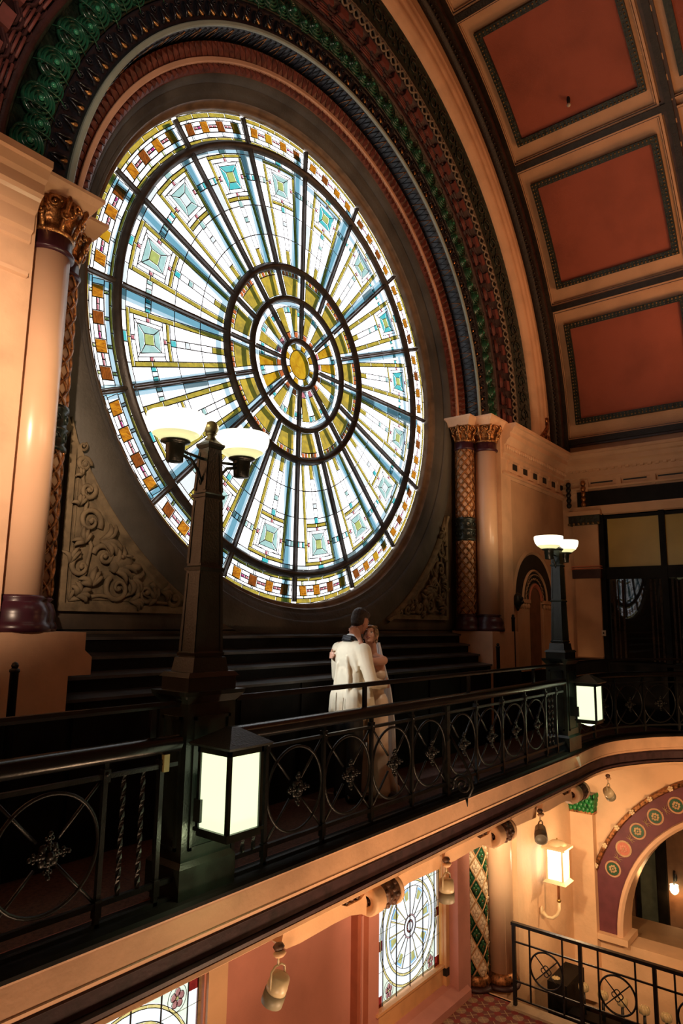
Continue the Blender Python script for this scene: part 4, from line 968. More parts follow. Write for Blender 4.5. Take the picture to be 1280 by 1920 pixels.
# ================================================================== LAMP POSTS
bowl_m = M('opal glass bowl', (.85, .80, .62), .3, emit=(1.0, .93, .70), es=1.7)
bowl_low = M('opal glass bowl foot', (.80, .78, .45), .3, emit=(.86, .84, .42), es=.95)
bowl_hot = M('opal glass inner', (.9, .88, .8), .4, emit=(1.0, .97, .86), es=3.0)
post_green = green_black
def lamp_post(x, y, label, h=3.0, sgn=1, bow=1.0, rot=0):
    t = thing('lamp_post', label, 'lamp post', (x, y, .04), 'twin bowl lamp posts on the balcony edge'); t.rotation_euler = (0, 0, rot)
    p = MB(); p.frust(0, 0, 0, .18, .225, .165, .225, .165, post_green); p.frust(0, 0, .18, .21, .225, .165, .20, .14, post_green); p.box(-.20, .20, -.14, .14, .21, 1.14, post_green)
    p.frust(0, 0, 1.14, 1.19, .20, .14, .24, .18, post_green); p.frust(0, 0, 1.19, 1.215, .24, .18, .245, .185, post_green); p.frust(0, 0, 1.215, 1.30, .20, .135, .20, .135, post_green); p.frust(0, 0, 1.30, 1.33, .215, .15, .19, .13, post_green); p.obj('pedestal', t)
    f_ = MB()
    for T, ex, dy in ((Matrix.Identity(4), .15, .14), (Matrix.Rotation(-PI / 2, 4, 'Z'), .095, .20), (Matrix.Rotation(PI / 2, 4, 'Z'), .095, .20)):
        for a0, a1, b0, b1 in ((-ex, ex, .27, .29), (-ex, ex, 1.04, 1.06), (-ex, -ex + .02, .27, 1.06), (ex - .02, ex, .27, 1.06)): f_.box(a0, a1, -dy - .014, -dy + .002, b0, b1, post_green, T)
    f_.obj('panel_moulding', t)
    s_ = MB()
    s_.frust(0, 0, 1.33, 1.42, .15, .11, .135, .10, post_green)
    zt = h - .20
    segs = [(1.40, .118, .080), (2.00, .096, .070), (2.50, .076, .062), (zt, .058, .052)]
    for (z0, a, c0), (z1, b, c1) in zip(segs, segs[1:]): s_.frust(0, 0, z0, z1, a, c0, b, c1, post_green)
    for z, a, c0 in ((1.44, .125, .088), (2.00, .106, .080), (2.50, .086, .072)): s_.frust(0, 0, z - .010, z + .010, a, c0, a + .003, c0 + .003, post_green); s_.frust(0, 0, z + .010, z + .024, a, c0, a - .012, c0 - .012, post_green)
    s_.frust(0, 0, zt, zt + .02, .062, .056, .074, .068, post_green); s_.frust(0, 0, zt + .02, zt + .035, .074, .068, .074, .068, post_green); s_.frust(0, 0, zt + .035, zt + .07, .066, .060, .03, .03, olive_brass)
    for (z0, a, c0), (z1, b, c1) in zip(segs, segs[1:]):      # corner fillets that frame sunk faces
        for T, (a_, b_, d0, d1) in ((Matrix.Identity(4), (a, b, c0, c1)), (Matrix.Rotation(-PI / 2, 4, 'Z'), (c0, c1, a, b)), (Matrix.Rotation(PI / 2, 4, 'Z'), (c0, c1, a, b))):
            for sx in (-1, 1):
                vs = [T @ Vector(v) for v in [(sx * a_, -d0 - .005, z0 + .04), (sx * (a_ - .022), -d0 - .005, z0 + .04), (sx * (b_ - .022), -d1 - .005, z1 - .03), (sx * b_, -d1 - .005, z1 - .03), (sx * (a_ - .024), -d0 + .001, z0 + .04), (sx * (b_ - .024), -d1 + .001, z1 - .03)]]
                s_.add(vs, [(0, 1, 2, 3), (1, 4, 5, 2)], post_green)
    s_.obj('shaft', t)
    b_ = MB(); b_.lathe([(.03, zt + .06), (.04, zt + .075), (.026, zt + .09), (.03, zt + .10), (.042, zt + .112)], olive_brass, n=20); b_.ball((0, 0, zt + .155), .052, olive_brass, 18); b_.obj('ball_finial', t)
    for s in (-1, 1):
        R_ = .30
        a_ = MB(); a_.tube([(s * .055, 0, zt - .08), (s * (R_ - .05), 0, zt - .06)], .011, post_green, 6); a_.obj('lamp_arm', t)
        a_ = MB(); a_.tube([(s * .065, 0, zt - .26), (s * .10, 0, zt - .17), (s * .16, 0, zt - .105), (s * (R_ - .05), 0, zt - .085)], .012, post_green, 6); a_.obj('arm_brace', t)
        c_ = MB(); c_.lathe([(.035, zt - .15), (.056, zt - .145), (.060, zt - .08), (.064, zt - .075), (.064, zt - .03), (.072, zt - .025), (.098, zt - .013), (.098, zt - .003), (.06, zt)], post_green, c=(s * R_, 0, 0), n=24); c_.obj('lamp_cup', t)
        g_ = MB(); prof = [(.065, zt - .0), (.11, zt + .008), (.155, zt + .04), (.185, zt + .085), (.197, zt + .13), (.198, zt + .165), (.192, zt + .172), (.188, zt + .165)]
        g_.lathe(prof[:3], bowl_low, c=(s * R_, 0, 0), n=36); g_.lathe(prof[2:], bowl_m, c=(s * R_, 0, 0), n=36); g_.obj('glass_bowl', t)
        g_ = MB(); g_.lathe([(.190, zt + .150), (.12, zt + .158), (.001, zt + .16)], bowl_hot, c=(s * R_, 0, 0), n=36); g_.obj('diffuser', t)
        point('bowl_lamp', (x + s * R_ * math.cos(rot), y + s * R_ * math.sin(rot), zt + .27), 9, (1.0, .80, .45), .10)
    return t
lamp_post(3.05, 3.60, 'big dark green lamp post in the left foreground before the stained glass wheel', 3.04)
lamp_post(9.50, 3.60, 'smaller looking dark green lamp post at the far end of the railing, before the niche', 2.92)

# wall lanterns on the pedestals
pane_m = M('frosted lantern pane', (.85, .88, .75), .5, emit=(.86, 1.0, .62), es=1.15)
def lantern(x, y, label):
    t = thing('box_lantern', label, 'lantern', (x, y, .45), 'box lanterns on the lamp post pedestals'); a = .128
    f_ = MB()
    for sx in (-1, 1):
        for sy in (-1, 1): f_.box(sx * a - .012, sx * a + .012, sy * a - .012, sy * a + .012, .02, .50, post_green)
    for z0, z1, b in ((-.02, .01, .135), (.01, .03, .150), (.46, .50, .142)):
        f_.frust(0, 0, z0, z1, b, b, b, b, post_green) if z0 < .4 else [f_.box(-b, b, -b, -b + .02, z0, z1, post_green), f_.box(-b, b, b - .02, b, z0, z1, post_green), f_.box(-b, -b + .02, -b, b, z0, z1, post_green), f_.box(b - .02, b, -b, b, z0, z1, post_green)]
    f_.obj('frame', t)
    r_ = MB(); r_.frust(0, 0, .50, .515, .175, .175, .185, .185, post_green); r_.frust(0, 0, .515, .535, .185, .185, .15, .15, post_green); r_.frust(0, 0, .535, .61, .15, .15, .02, .02, post_green); r_.obj('roof', t)
    for T in [Matrix.Rotation(PI / 2 * i, 4, 'Z') for i in range(4)]:
        p = MB(); p.box(-a + .014, a - .014, -a - .002, -a + .003, .03, .46, pane_m, T); p.obj('pane', t)
    b_ = MB(); b_.frust(0, 0, -.06, -.02, .02, .02, .105, .105, pane_m); b_.obj('bottom_glass', t)
    k_ = MB(); k_.box(-.05, .05, .12, .24, .05, .30, post_green); k_.obj('wall_bracket', t)
    k_ = MB(); k_.box(-.150, -.132, .09, .15, .06, .19, post_green); k_.obj('side_clip', t)
    point('lantern_lamp', (x, y, .45 - .10), 2.6, (.9, 1.0, .55), .06)
    return t
lantern(3.00, 3.215, 'glowing greenish box lantern on the front of the big left lamp post pedestal')
lantern(9.45, 3.215, 'small glowing box lantern on the far lamp post pedestal at the end of the railing')

# black slender posts standing against the walls
def wall_post(x, y, h, label):
    t = thing('wall_post', label, 'post', (x, y, 0)); p = MB(); p.lathe([(.028, 0), (.028, h - .06), (.034, h - .055), (.034, h - .04), (.02, h - .03)], black_iron, n=10); p.ball((0, 0, h - .015), .026, black_iron, 8); p.obj('pole', t)
wall_post(2.28, 4.55, 1.40, 'slim black post with ball top in front of the left peach plinth')
wall_post(9.62, 4.60, 1.42, 'short slim black post with ball top beside the right peach plinth')
wall_post(10.36, TY - .06, 1.86, 'tall slim black post against the wall left of the niche')
wall_post(XR - .06, 4.43, 1.86, 'slim black post on the end wall pier, left one of two')
wall_post(XR - .06, 4.13, 1.86, 'slim black post on the end wall pier beside the light switch')

# ================================================================== END WALL DOORS
dw = MB()
dw.box(XR - .05, XR + .12, 3.97, 4.06, 0, 3.86, dark_wood)
for y in (2.97, 1.97, .97, .2): dw.box(XR - .02, XR + .13, y - .05, y + .05, 0, 3.78, dark_wood)
dw.box(XR, XR + .12, .2, 4.02, 3.68, 3.76, dark_wood); dw.box(XR - .01, XR + .12, .2, 4.02, 2.56, 2.78, dark_wood); dw.box(XR - .02, XR + .12, .2, 4.02, 0, 1.08, dark_wood); dw.box(XR - .04, XR, .2, 4.02, 1.02, 1.07, dark_wood)
door_1 = struct('door_1', dw)
dglass = M('yellowed frosted pane', (.36, .25, .05), .35, var=.08, scale=2, spec=.3)
dark_gl = M('dark glossy door glass', (.008, .006, .005), .02, var=.1, spec=.45)
curtain_m = M('brown lace curtain', (.035, .020, .012), .9, var=.7, scale=30)
for y in (3.02, 2.02, 1.02):
    p = MB(); p.box(XR + .02, XR + .03, y + 0, y + .90, 2.78, 3.68, dglass); p.obj('transom_pane', door_1)
    p = MB(); p.box(XR + .02, XR + .03, y + 0, y + .90, 1.08, 2.56, dark_gl); p.obj('door_glass', door_1)
    p = MB()
    for q in range(11): p.box(XR + .016, XR + .0195, y + .02 + .08 * q + (.012 if q % 2 else 0), y + .055 + .08 * q, 1.10, 2.54 - (0 if q in (1, 9) else 0), curtain_m) if q not in (3, 4, 5, 6, 7) else None
    p.obj('lace_curtain', door_1)
# fascia beam, corner brackets and pier bands
bm_ = MB(); bm_.box(XR - .10, XR, -6, 4.42, 3.93, 4.22, dark_wood); struct('trim_20', bm_)
bm2 = MB(); run(bm2, [(0, 3.76), (.05, 3.78), (.07, 3.82), (.09, 3.86), (.11, 3.90), (.11, 3.93), (0, 3.93)], (XR, 4.5), (XR, -6), (-1, 0), tan); struct('trim_21', bm2)
pr_ = MB(); pr_.box(XR - .10, XR, 4.06, 4.52, 0, 3.9, tan); pr_.box(XR - .13, XR, 4.03, 4.56, 2.58, 2.74, maroon)
for z in (2.75, 2.79): pr_.box(XR - .14, XR, 4.02, 4.57, z, z + .018, coral)
pr_.box(XR - .16, XR, 4.0, 4.58, 3.58, 3.76, dk_green); pr_.box(XR - .14, XR, 4.0, 4.6, 0, 1.12, dark_wood); pr_.box(XR - .18, XR, 3.98, 4.62, 3.76, 3.84, tan)
for i in range(7): pr_.ball((XR - .16, 4.03 + .09 * i, 3.60), .03, egg_m, 6)
struct('trim_22', pr_)
cb = MB()
for y in (4.58, 4.30):
    for i in range(5): cb.ball((XR - .10, y, 4.38 - .10 * i), .065, black_iron if y > 4.5 else gold_dark, 8, (.8, .8, .9))
cb.box(XR - .08, XR, 4.22, 4.36, 3.86, 4.46, tan)
struct('trim_23', cb)
sw = thing('light_switch', 'small white light switch plate on the end wall pier beside the black door', 'switch', (XR - .105, 4.03, 1.58)); mb = MB(); mb.box(-.02, 0, -.035, .035, -.05, .05, M('white plastic', (.55, .50, .42), .4)); mb.obj('plate', sw); mb = MB(); mb.box(-.03, -.02, -.01, .01, -.015, .02, black_m); mb.obj('toggle', sw)
# dado on the side wall right of the dais
dd = MB(); dd.box(CX + 4.2, XR, TY - .03, TY, 0, .95, dark_wood); struct('baseboard_right', dd)
dd = MB(); dd.box(XL, CX - 4.2, TY - .03, TY, 0, 1.02, dark_wood); struct('baseboard_left', dd)

# ================================================================== LOWER LEVEL
LZ = -3.50
pinkw = M('salmon pink wall', (.55, .24, .19), .75, var=.08, scale=2, bump=.2, bscale=80)
pink_dk = M('brick pink pilaster', (.34, .095, .05), .7, var=.08)
orange_p = M('apricot panel', (.66, .36, .16), .55, var=.06)
lw = MB(); LY = 5.30
wins = [(3.18, 4.72), (7.56, 9.12)]; wz0, wz1 = -3.02, -1.56
lw.box(XL, wins[0][0], LY, LY + .10, LZ - 1, -.3, pinkw); lw.box(wins[0][1], wins[1][0], LY, LY + .10, LZ - 1, -.3, pinkw)
lw.box(wins[1][1], 10.0, LY, LY + .10, LZ - 1, -.3, orange_p)
for a, b in wins: lw.box(a, b, LY, LY + .10, LZ - 1, wz0, orange_p); lw.box(a, b, LY, LY + .10, wz1, -.3, orange_p)
lw.box(10.0, XR, TY + .02, TY + .8, -4.8, -.3, peach_low)
struct('wall_back', lw)
tr = MB()
tr.box(6.98, 7.20, LY - .10, LY, LZ, -1.72, pink_dk); tr.box(7.04, 7.07, LY - .12, LY - .10, LZ, -1.74, pinkw)
tr.box(4.74, 4.98, LY - .04, LY, LZ, -.46, peach_low); tr.box(9.13, 9.22, LY - .05, LY, LZ, -.46, orange_p)
tr.box(9.24, 9.60, LY - .18, LY + .0, LZ, -.46, pinkw)
tr.prism([(LY, LZ), (LY - .24, LZ), (LY - .24, LZ + .10), (LY - .10, LZ + .20), (LY, LZ + .22)], 7.22, 9.5, pinkw, 'x')
tr.box(7.5, 9.14, LY - .03, LY, wz0 - .03, wz0 + .0, orange_p)
tr.box(9.12, 9.20, LY - .06, LY - .0, LZ + .34, LZ + .44, black_m)
for x0, x1 in ((9.60, 9.64), (10.02, 10.07), (10.28, 10.45)): tr.box(x0, x1, 5.22 if x0 < 9.9 else (5.02 if x0 < 10.2 else 4.68), LY, LZ, -.46, peach_low)
struct('trim_24', tr)

# lower windows: small wheel designs in leaded glass
wn = [0]
def small_window(x0, x1, z0, z1, n):
    t = thing('window_%d' % n, 'x', 'x', (0, 0, 0), None, 'structure'); del t['label']; del t['category']
    o = MB(); o.add([(x0 - .1, LY + .28, z0 - .6), (x1 + .6, LY + .28, z0 - .6), (x1 + .6, LY + .28, z1 + .1), (x0 - .1, LY + .28, z1 + .1)], [(0, 1, 2, 3)], EM('daylight below', (1, .99, .97), 1.9)); o.obj('outer_glazing', t)
    cx, cz = (x0 + x1) / 2, (z0 + z1) / 2; Y = LY + .05; W, H = (x1 - x0) / 2, (z1 - z0) / 2
    small = MB(); cm = MB()
    hW = G('faint blue white glass', (.60, .66, .72), .12, 4); hY = G('straw glass', (.52, .44, .17), .3, 10); hG = G('olive green glass', (.34, .33, .12), .3, 10); hB = G('sky blue glass', (.22, .40, .60), .3, 8)
    hR = G('deep red glass', (.14, .01, .008), .4, 10); hP = G('flower pink glass', (.62, .25, .28), .3, 12); hPk = G('thin pink glass', (.50, .30, .34), .2, 8)
    def big(pts, m):
        mb = MB(); mb.add([(cx + x, Y, cz + z) for x, z in pts], [tuple(range(len(pts)))], m); mb.obj('pane', t)
    def sm(pts, m, g=.004): 
        c0 = sum(p[0] for p in pts) / len(pts); c1 = sum(p[1] for p in pts) / len(pts)
        q = []
        for x, z in pts:
            d = math.hypot(x - c0, z - c1) or 1; q.append((x + (c0 - x) / d * g, z + (c1 - z) / d * g))
        small.add([(cx + x, Y, cz + z) for x, z in q], [tuple(range(len(q)))], m)
    def came_line(pts, r=.004, m=lead, closed=False): cm.tube([(cx + x, Y - .004, cz + z) for x, z in pts], r, m, 5, closed)
    def ringp(r0, r1, m, n=24, a0=0, a1=2 * PI):
        for i in range(n):
            a, b = a0 + (a1 - a0) * i / n, a0 + (a1 - a0) * (i + 1) / n; sm([(r0 * math.cos(a), r0 * math.sin(a)), (r1 * math.cos(a), r1 * math.sin(a)), (r1 * math.cos(b), r1 * math.sin(b)), (r0 * math.cos(b), r0 * math.sin(b))], m, .001)
        for r in (r0, r1): came_line([(r * math.cos(2 * PI * i / 48), r * math.sin(2 * PI * i / 48)) for i in range(48)], .004, lead, True)
    Rw = min(H * .98, W * .90)
    ringp(Rw * .96, Rw, hY); ringp(Rw * .82, Rw * .96, hW, 16); ringp(Rw * .78, Rw * .82, hY); ringp(Rw * .70, Rw * .78, hW, 16); ringp(.13, .145, hPk); ringp(.055, .075, hR, 12)
    ringp(0.004, .055, hW, 8)
    for k in range(16):
        a = 2 * PI * k / 16; d = .028
        for r0, r1 in ((.145, Rw * .70),):
            sm([(r0 * math.cos(a - d), r0 * math.sin(a - d)), (r1 * math.cos(a - d * .6), r1 * math.sin(a - d * .6)), (r1 * math.cos(a + d * .6), r1 * math.sin(a + d * .6)), (r0 * math.cos(a + d), r0 * math.sin(a + d))], hY, .0005)
            for q in (-1, 1): came_line([(r0 * math.cos(a + q * d), r0 * math.sin(a + q * d)), (r1 * math.cos(a + q * d * .6), r1 * math.sin(a + q * d * .6))], .003)
        b = a + PI / 16; 
        big([(r * math.cos(b + q), r * math.sin(b + q)) for r, q in ((.15, -.13), (Rw * .44, -.155), (Rw * .44, .155), (.15, .13))], hW)
        if k % 2 == 0:
            big([(r * math.cos(b + q), r * math.sin(b + q)) for r, q in ((Rw * .48, -.09), (Rw * .64, -.11), (Rw * .64, .11), (Rw * .48, .09))], hG)
            for q in (-1, 1): sm([(r * math.cos(b + q * w_), r * math.sin(b + q * w_)) for r, w_ in ((Rw * .48, .09), (Rw * .66, .11), (Rw * .66, .145), (Rw * .48, .125))], hB, .001)
            sm([(r * math.cos(b + q), r * math.sin(b + q)) for r, q in ((Rw * .64, -.14), (Rw * .685, -.14), (Rw * .685, .14), (Rw * .64, .14))], hB, .001)
            for q in (-1, 1): sm([(r * math.cos(b + q * w_), r * math.sin(b + q * w_)) for r, w_ in ((Rw * .45, .135), (Rw * .69, .155), (Rw * .69, .18), (Rw * .45, .17))], hW, .001)
        else: big([(r * math.cos(b + q), r * math.sin(b + q)) for r, q in ((Rw * .45, -.15), (Rw * .69, -.17), (Rw * .69, .17), (Rw * .45, .15))], hW)
    ringp(.078, .128, hW, 8)
    # corner fields and flowers
    Wi = W - .15
    for sx in (-1, 1):
        for sz in (-1, 1):
            pts = [(sx * Wi, sz * H * .99)] + [(Rw * 1.01 * math.cos(a) * sx, Rw * 1.01 * math.sin(a) * sz) for a in [PI / 2 - (PI / 2) * i / 10 * (1 if Wi >= Rw else 1) for i in range(11)]]
            pts = [(sx * min(abs(x), Wi), z) for x, z in pts]; big(pts, G('pale lime tint glass', (.55, .62, .52), .2, 5))
            fx, fz = sx * (Wi - .125), sz * (H - .13)
            for i in range(5):
                a = 2 * PI * i / 5 + .3; q = [(fx + .046 * math.cos(a) + .033 * math.cos(b), fz + .052 * math.sin(a) + .036 * math.sin(b)) for b in [2 * PI * j / 8 for j in range(8)]]
                mb = MB(); mb.add([(cx + x, Y - .012, cz + z) for x, z in q], [tuple(range(8))], hP); mb.obj('petal', t); came_line(q, .003, lead, True)
            sm([(fx + .02 * math.cos(b), fz + .02 * math.sin(b)) for b in [2 * PI * j / 8 for j in range(8)]], hY, .0)
            came_line([(fx + .105 * math.cos(b), fz + .115 * math.sin(b)) for b in [2 * PI * j / 20 for j in range(20)]], .003, lead, True)
        big([(sx * (Wi + .01), -H + .14), (sx * (W - .03), -H + .14), (sx * (W - .03), -.10), (sx * (Wi + .01), -.10)], hW); big([(sx * (Wi + .01), .04), (sx * (W - .03), .04), (sx * (W - .03), H - .14), (sx * (Wi + .01), H - .14)], hW)
        for z0_, z1_ in ((-H, -H + .13), (-.09, .03), (H - .13, H)): big([(sx * (Wi + .01), z0_), (sx * (W - .03), z0_), (sx * (W - .03), z1_), (sx * (Wi + .01), z1_)], hR)
        sm([(sx * (W - .03), -H), (sx * W, -H), (sx * W, H), (sx * (W - .03), H)], hY, .0); came_line([(sx * Wi, -H), (sx * Wi, H)], .007); came_line([(sx * (W - .03), -H), (sx * (W - .03), H)], .004)
    for x in (-.36, 0, .36): came_line([(x * W / .78 * .9, -H), (x * W / .78 * .9, H)], .008)
    for z in (-.33, .12, .48): came_line([(-W, z), (W, z)], .0025, hY)
    tag(small.obj('small_panes', t), kind='stuff'); tag(cm.obj('lead_came', t), kind='stuff')
small_window(*wins[0], wz0, wz1, 2); small_window(*wins[1], wz0, wz1, 3)

# lower coloured column: spiral bands of white and green tiles
lc = thing('tiled_column', 'lower column with spiral bands of green and white flower tiles in gilt strapping', 'column', (9.82, 5.14, LZ)); r = .16
core = MB(); core.lathe([(r, .20), (r, 3.0)], green_rel, n=30); core.obj('shaft', lc)
cr_t = M('cream tile', (.72, .56, .38), .4, var=.1); gr_t = M('deep green tile', (.02, .10, .035), .3, var=.3); lg_m = M('light gilt strap', (.62, .36, .17), .4, metal=.3, var=.25, scale=15)
def flower(m, c2):
    mb = MB()
    for i in range(4):
        a = PI / 2 * i; mb.ball((.026 * math.cos(a), -.010, .048 * math.sin(a)), .027, m, 6, (1, .5, 1.35))
    mb.ball((0, -.022, 0), .013, c2, 6); return mb
tl_c = MB(); tl_c.add([(-.078, .008, 0), (0, -.004, -.14), (0, -.004, .14), (.078, .008, 0)], [(0, 1, 2), (1, 3, 2)], cr_t); f2 = flower(cr_t, maroon); tl_c.add(f2.v, f2.f, cr_t, True); me_c = tl_c.mesh('cream_tile')
tl_g = flower(gr_t, gold); me_g = tl_g.mesh('green_tile')
for j in range(18):
    for i in range(6):
        a = 2 * PI * (i + (j % 2) * .5) / 6; z = .30 + j * .1525
        ca, sa = math.cos(a), math.sin(a)
        if sa > .75: continue
        T = Matrix(((-sa, -ca, 0, ca * (r + .004)), (ca, -sa, 0, sa * (r + .004)), (0, 0, 1, z), (0, 0, 0, 1)))
        band = ((2 * i + (j % 2) + j) // 2) % 2 == 0
        o = put(me_c if band else me_g, 'cream_tile' if band else 'green_tile', lc); o.matrix_local = T
st_ = MB()
for i in range(6):
    for sg in (-1, 1): helix(st_, r + .014, .20, 3.0, 2 * PI * (i + .5 - sg * (.1525 * -0 + .10) / (.305 * 1) * 1.0 * .984) / 6, 2.8 / (.1525 * 2 * 6), .011, lg_m, sg)
st_.obj('gilt_strapping', lc)
bs_ = MB(); bs_.lathe([(r + .03, .06), (r + .05, .10), (r + .03, .15), (r + .01, .20)], gold_dark, n=28); bs_.lathe([(r + .07, 0), (r + .08, .03), (r + .05, .06)], maroon, n=28); bs_.obj('base', lc)
l2 = thing('smooth_column', 'lower smooth peach column beside the spiral tiled column', 'column', (10.13, 4.90, LZ)); mb = MB(); mb.lathe([(.19, .2), (.19, 3.02)], peach_gl, n=36); mb.obj('shaft', l2)
mb = MB(); mb.lathe([(.24, .06), (.25, .10), (.22, .16), (.19, .2)], gold_dark, n=32); mb.lathe([(.27, 0), (.28, .03), (.25, .06)], maroon, n=32); mb.obj('base', l2)

# lower floor with patterned carpet
cp = bpy.data.materials.new('patterned carpet'); cp.use_nodes = True; nt = cp.node_tree; bs = nt.nodes['Principled BSDF']; bs.inputs['Roughness'].default_value = .95
tc = nt.nodes.new('ShaderNodeTexCoord')
def mth(op, a, b=None, c=None):
    n_ = nt.nodes.new('ShaderNodeMath'); n_.operation = op
    for i, v in enumerate((a, b, c)):
        if v is None: continue
        if isinstance(v, (int, float)): n_.inputs[i].default_value = v
        else: nt.links.new(v, n_.inputs[i])
    return n_.outputs[0]
sp_ = nt.nodes.new('ShaderNodeSeparateXYZ'); nt.links.new(tc.outputs['Object'], sp_.inputs[0])
sx_ = mth('MULTIPLY', sp_.outputs[0], 2 * PI / .34); sy_ = mth('MULTIPLY', sp_.outputs[1], 2 * PI / .34)
g1 = mth('MULTIPLY', mth('SINE', sx_), mth('SINE', sy_)); g2 = mth('ADD', mth('COSINE', mth('MULTIPLY', sx_, 2)), mth('COSINE', mth('MULTIPLY', sy_, 2)))
g3 = mth('ABSOLUTE', mth('SINE', mth('ADD', sx_, sy_))); g4 = mth('ABSOLUTE', mth('SINE', mth('SUBTRACT', sx_, sy_)))
f1 = mth('GREATER_THAN', g2, .7); f2_ = mth('LESS_THAN', mth('MINIMUM', g3, g4), .16); f3 = mth('GREATER_THAN', g1, .25)
def mixc(fac, a, b):
    n_ = nt.nodes.new('ShaderNodeMix'); n_.data_type = 'RGBA'; nt.links.new(fac, n_.inputs[0])
    for i, v in ((6, a), (7, b)):
        if isinstance(v, tuple): n_.inputs[i].default_value = (*v, 1)
        else: nt.links.new(v, n_.inputs[i])
    return n_.outputs[2]
c_ = mixc(f3, (.16, .05, .035), (.27, .17, .10)); c_ = mixc(f2_, c_, (.38, .26, .13)); c_ = mixc(f1, c_, (.22, .035, .025)); nt.links.new(c_, bs.inputs['Base Color'])
fl = MB(); fl.box(XL, 9.75, YF, LY, LZ - .15, LZ, cp); struct('floor', fl)
kb = MB(); kb.box(9.56, 9.76, YF, 4.55, LZ - .16, LZ + .03, M('stone kerb', (.42, .30, .16), .6, var=.15)); kb.box(9.72, 9.78, YF, 5.3, LZ - 1.2, LZ, peach_low); struct('trim_25', kb)

# lower railing along the stairwell
lr = thing('stair_railing', 'black iron stairwell railing with quatrefoil roundels at the lower right', 'railing', (9.65, 3.0, LZ + .03))
def lb(y0, y1, z0, z1, w_=.018):
    mb = MB(); mb.box(-w_, w_, y0, y1, z0, z1, black_iron); return mb
mb = lb(-4.5, 1.50, 1.02, 1.06, .03); mb.frust(0, 0, 1.0, 1.0, .001, .001, .001, .001, black_iron); mb.obj('handrail', lr)
lb(-4.5, 1.46, .80, .82, .010).obj('upper_bar', lr); lb(-4.5, 1.46, .30, .32, .010).obj('lower_bar', lr); lb(-4.5, 1.46, .085, .105, .012).obj('foot_bar', lr)
def post(y, w_=.022, z0=0): mb = MB(); mb.box(-w_, w_, y - w_, y + w_, z0, 1.03, black_iron); return mb
for y in (1.47, .54, -.38, -1.30, -2.2): post(y).obj('post', lr)
for y in (1.24, .78, .31, -.15, -.61, -1.07, -1.53): post(y, .010, .09).obj('baluster', lr)
for y in (1.01, .08, -.85, -1.78):
    mb = MB(); R_ = .225; c = (0, y, .56)
    mb.tube([(0, y + R_ * math.cos(a), .56 + R_ * math.sin(a)) for a in [2 * PI * i / 36 for i in range(36)]], .013, black_iron, 6, True); mb.obj('roundel', lr)
    mb = MB()
    for i in range(4):
        a = PI / 2 * i + PI / 4; mb.tube([(0, y + .05 * math.cos(a), .56 + .05 * math.sin(a)), (0, y + R_ * math.cos(a), .56 + R_ * math.sin(a))], .008, black_iron, 5)
        a -= PI / 4; mb.tube([(-.008, y + .038 * math.cos(a) + .032 * math.cos(b), .56 + .038 * math.sin(a) + .032 * math.sin(b)) for b in [2 * PI * j / 12 for j in range(12)]], .007, black_iron, 5, True)
    mb.obj('quatrefoil', lr)

# sconce on the bright wall
sc_ = thing('wall_sconce', 'bright cream box sconce on a curled arm on the lower right wall', 'wall lamp', (11.32, 4.46, -2.32)); a = .125
glow = M('glowing sconce pane', (.95, .93, .85), .5, emit=(1.0, .93, .80), es=5.0)
mb = MB()
for sx in (-1, 1):
    for sy in (-1, 1): mb.box(sx * a - .014, sx * a + .014, sy * a - .014, sy * a + .014, .03, .50, cream)
mb.frust(0, 0, -.02, .0, .14, .14, .185, .185, cream); mb.frust(0, 0, .0, .05, .185, .185, .135, .135, cream); mb.obj('frame', sc_)
mb = MB(); mb.frust(0, 0, .50, .53, .19, .19, .19, .19, cream); mb.frust(0, 0, .53, .57, .185, .185, .10, .10, cream); mb.lathe([(.14, .53), (.15, .56), (.10, .60), (.02, .62)], cream, n=20); mb.ball((0, 0, .635), .015, brass, 8); mb.obj('roof', sc_)
for T in [Matrix.Rotation(PI / 2 * i, 4, 'Z') for i in range(4)]:
    p = MB(); p.box(-a + .014, a - .014, -a, -a + .004, .05, .50, glow, T); p.obj('pane', sc_)
mb = MB(); mb.lathe([(.03, -.02), (.022, -.06), (.022, -.26)], M('copper tube', (.55, .22, .10), .35, metal=.6), n=12); mb.obj('stem', sc_)
mb = MB(); mb.ball((0, 0, -.29), .035, brass, 10); mb.obj('knuckle', sc_)
mb = MB(); mb.tube([(0, 0, -.31), (.0, .0, -.42), (-.01, .03, -.50), (-.03, .10, -.56), (-.05, .18, -.56), (-.06, .25, -.50)], [.024, .026, .026, .026, .028, .035], cream, 8); mb.ball((-.06, .26, -.48), .05, cream, 8, (1, .5, 1.4)); mb.obj('arm', sc_)
point('sconce_lamp', (11.32, 4.15, -1.95), 26, (1.0, .66, .34), .12)

# pilaster with green leaf capital
gp = MB(); gp.box(XR - .17, XR, 4.36, TY + .05, -4.6, -1.56, peach_low); gp.box(XR - .20, XR, 4.33, TY + .05, -1.58, -1.54, gold_dark); struct('trim_26', gp)
gc = thing('leaf_capital', 'bright green leaf capital on the lower right pilaster', 'capital', (XR - .10, 4.55, -1.54)); mb = MB(); mb.frust(0, 0, 0, .30, .10, .18, .13, .22, green_rel)
gl_m = M('bright green leaf', (.015, .20, .045), .3, var=.4, scale=14)
for z in range(4):
    for i in range(6):
        mb.ball((-.11 - .01 * z, -.20 + .075 * i + .035 * (z % 2), .04 + .075 * z), .048, gl_m, 8, (.5, .8, 1.1))
    for i in range(4): mb.ball((-.08 + .06 * i, -.20 - .012 * z, .04 + .075 * z), .045, gl_m, 8, (.8, .5, 1.1))
mb.obj('leaves', gc)

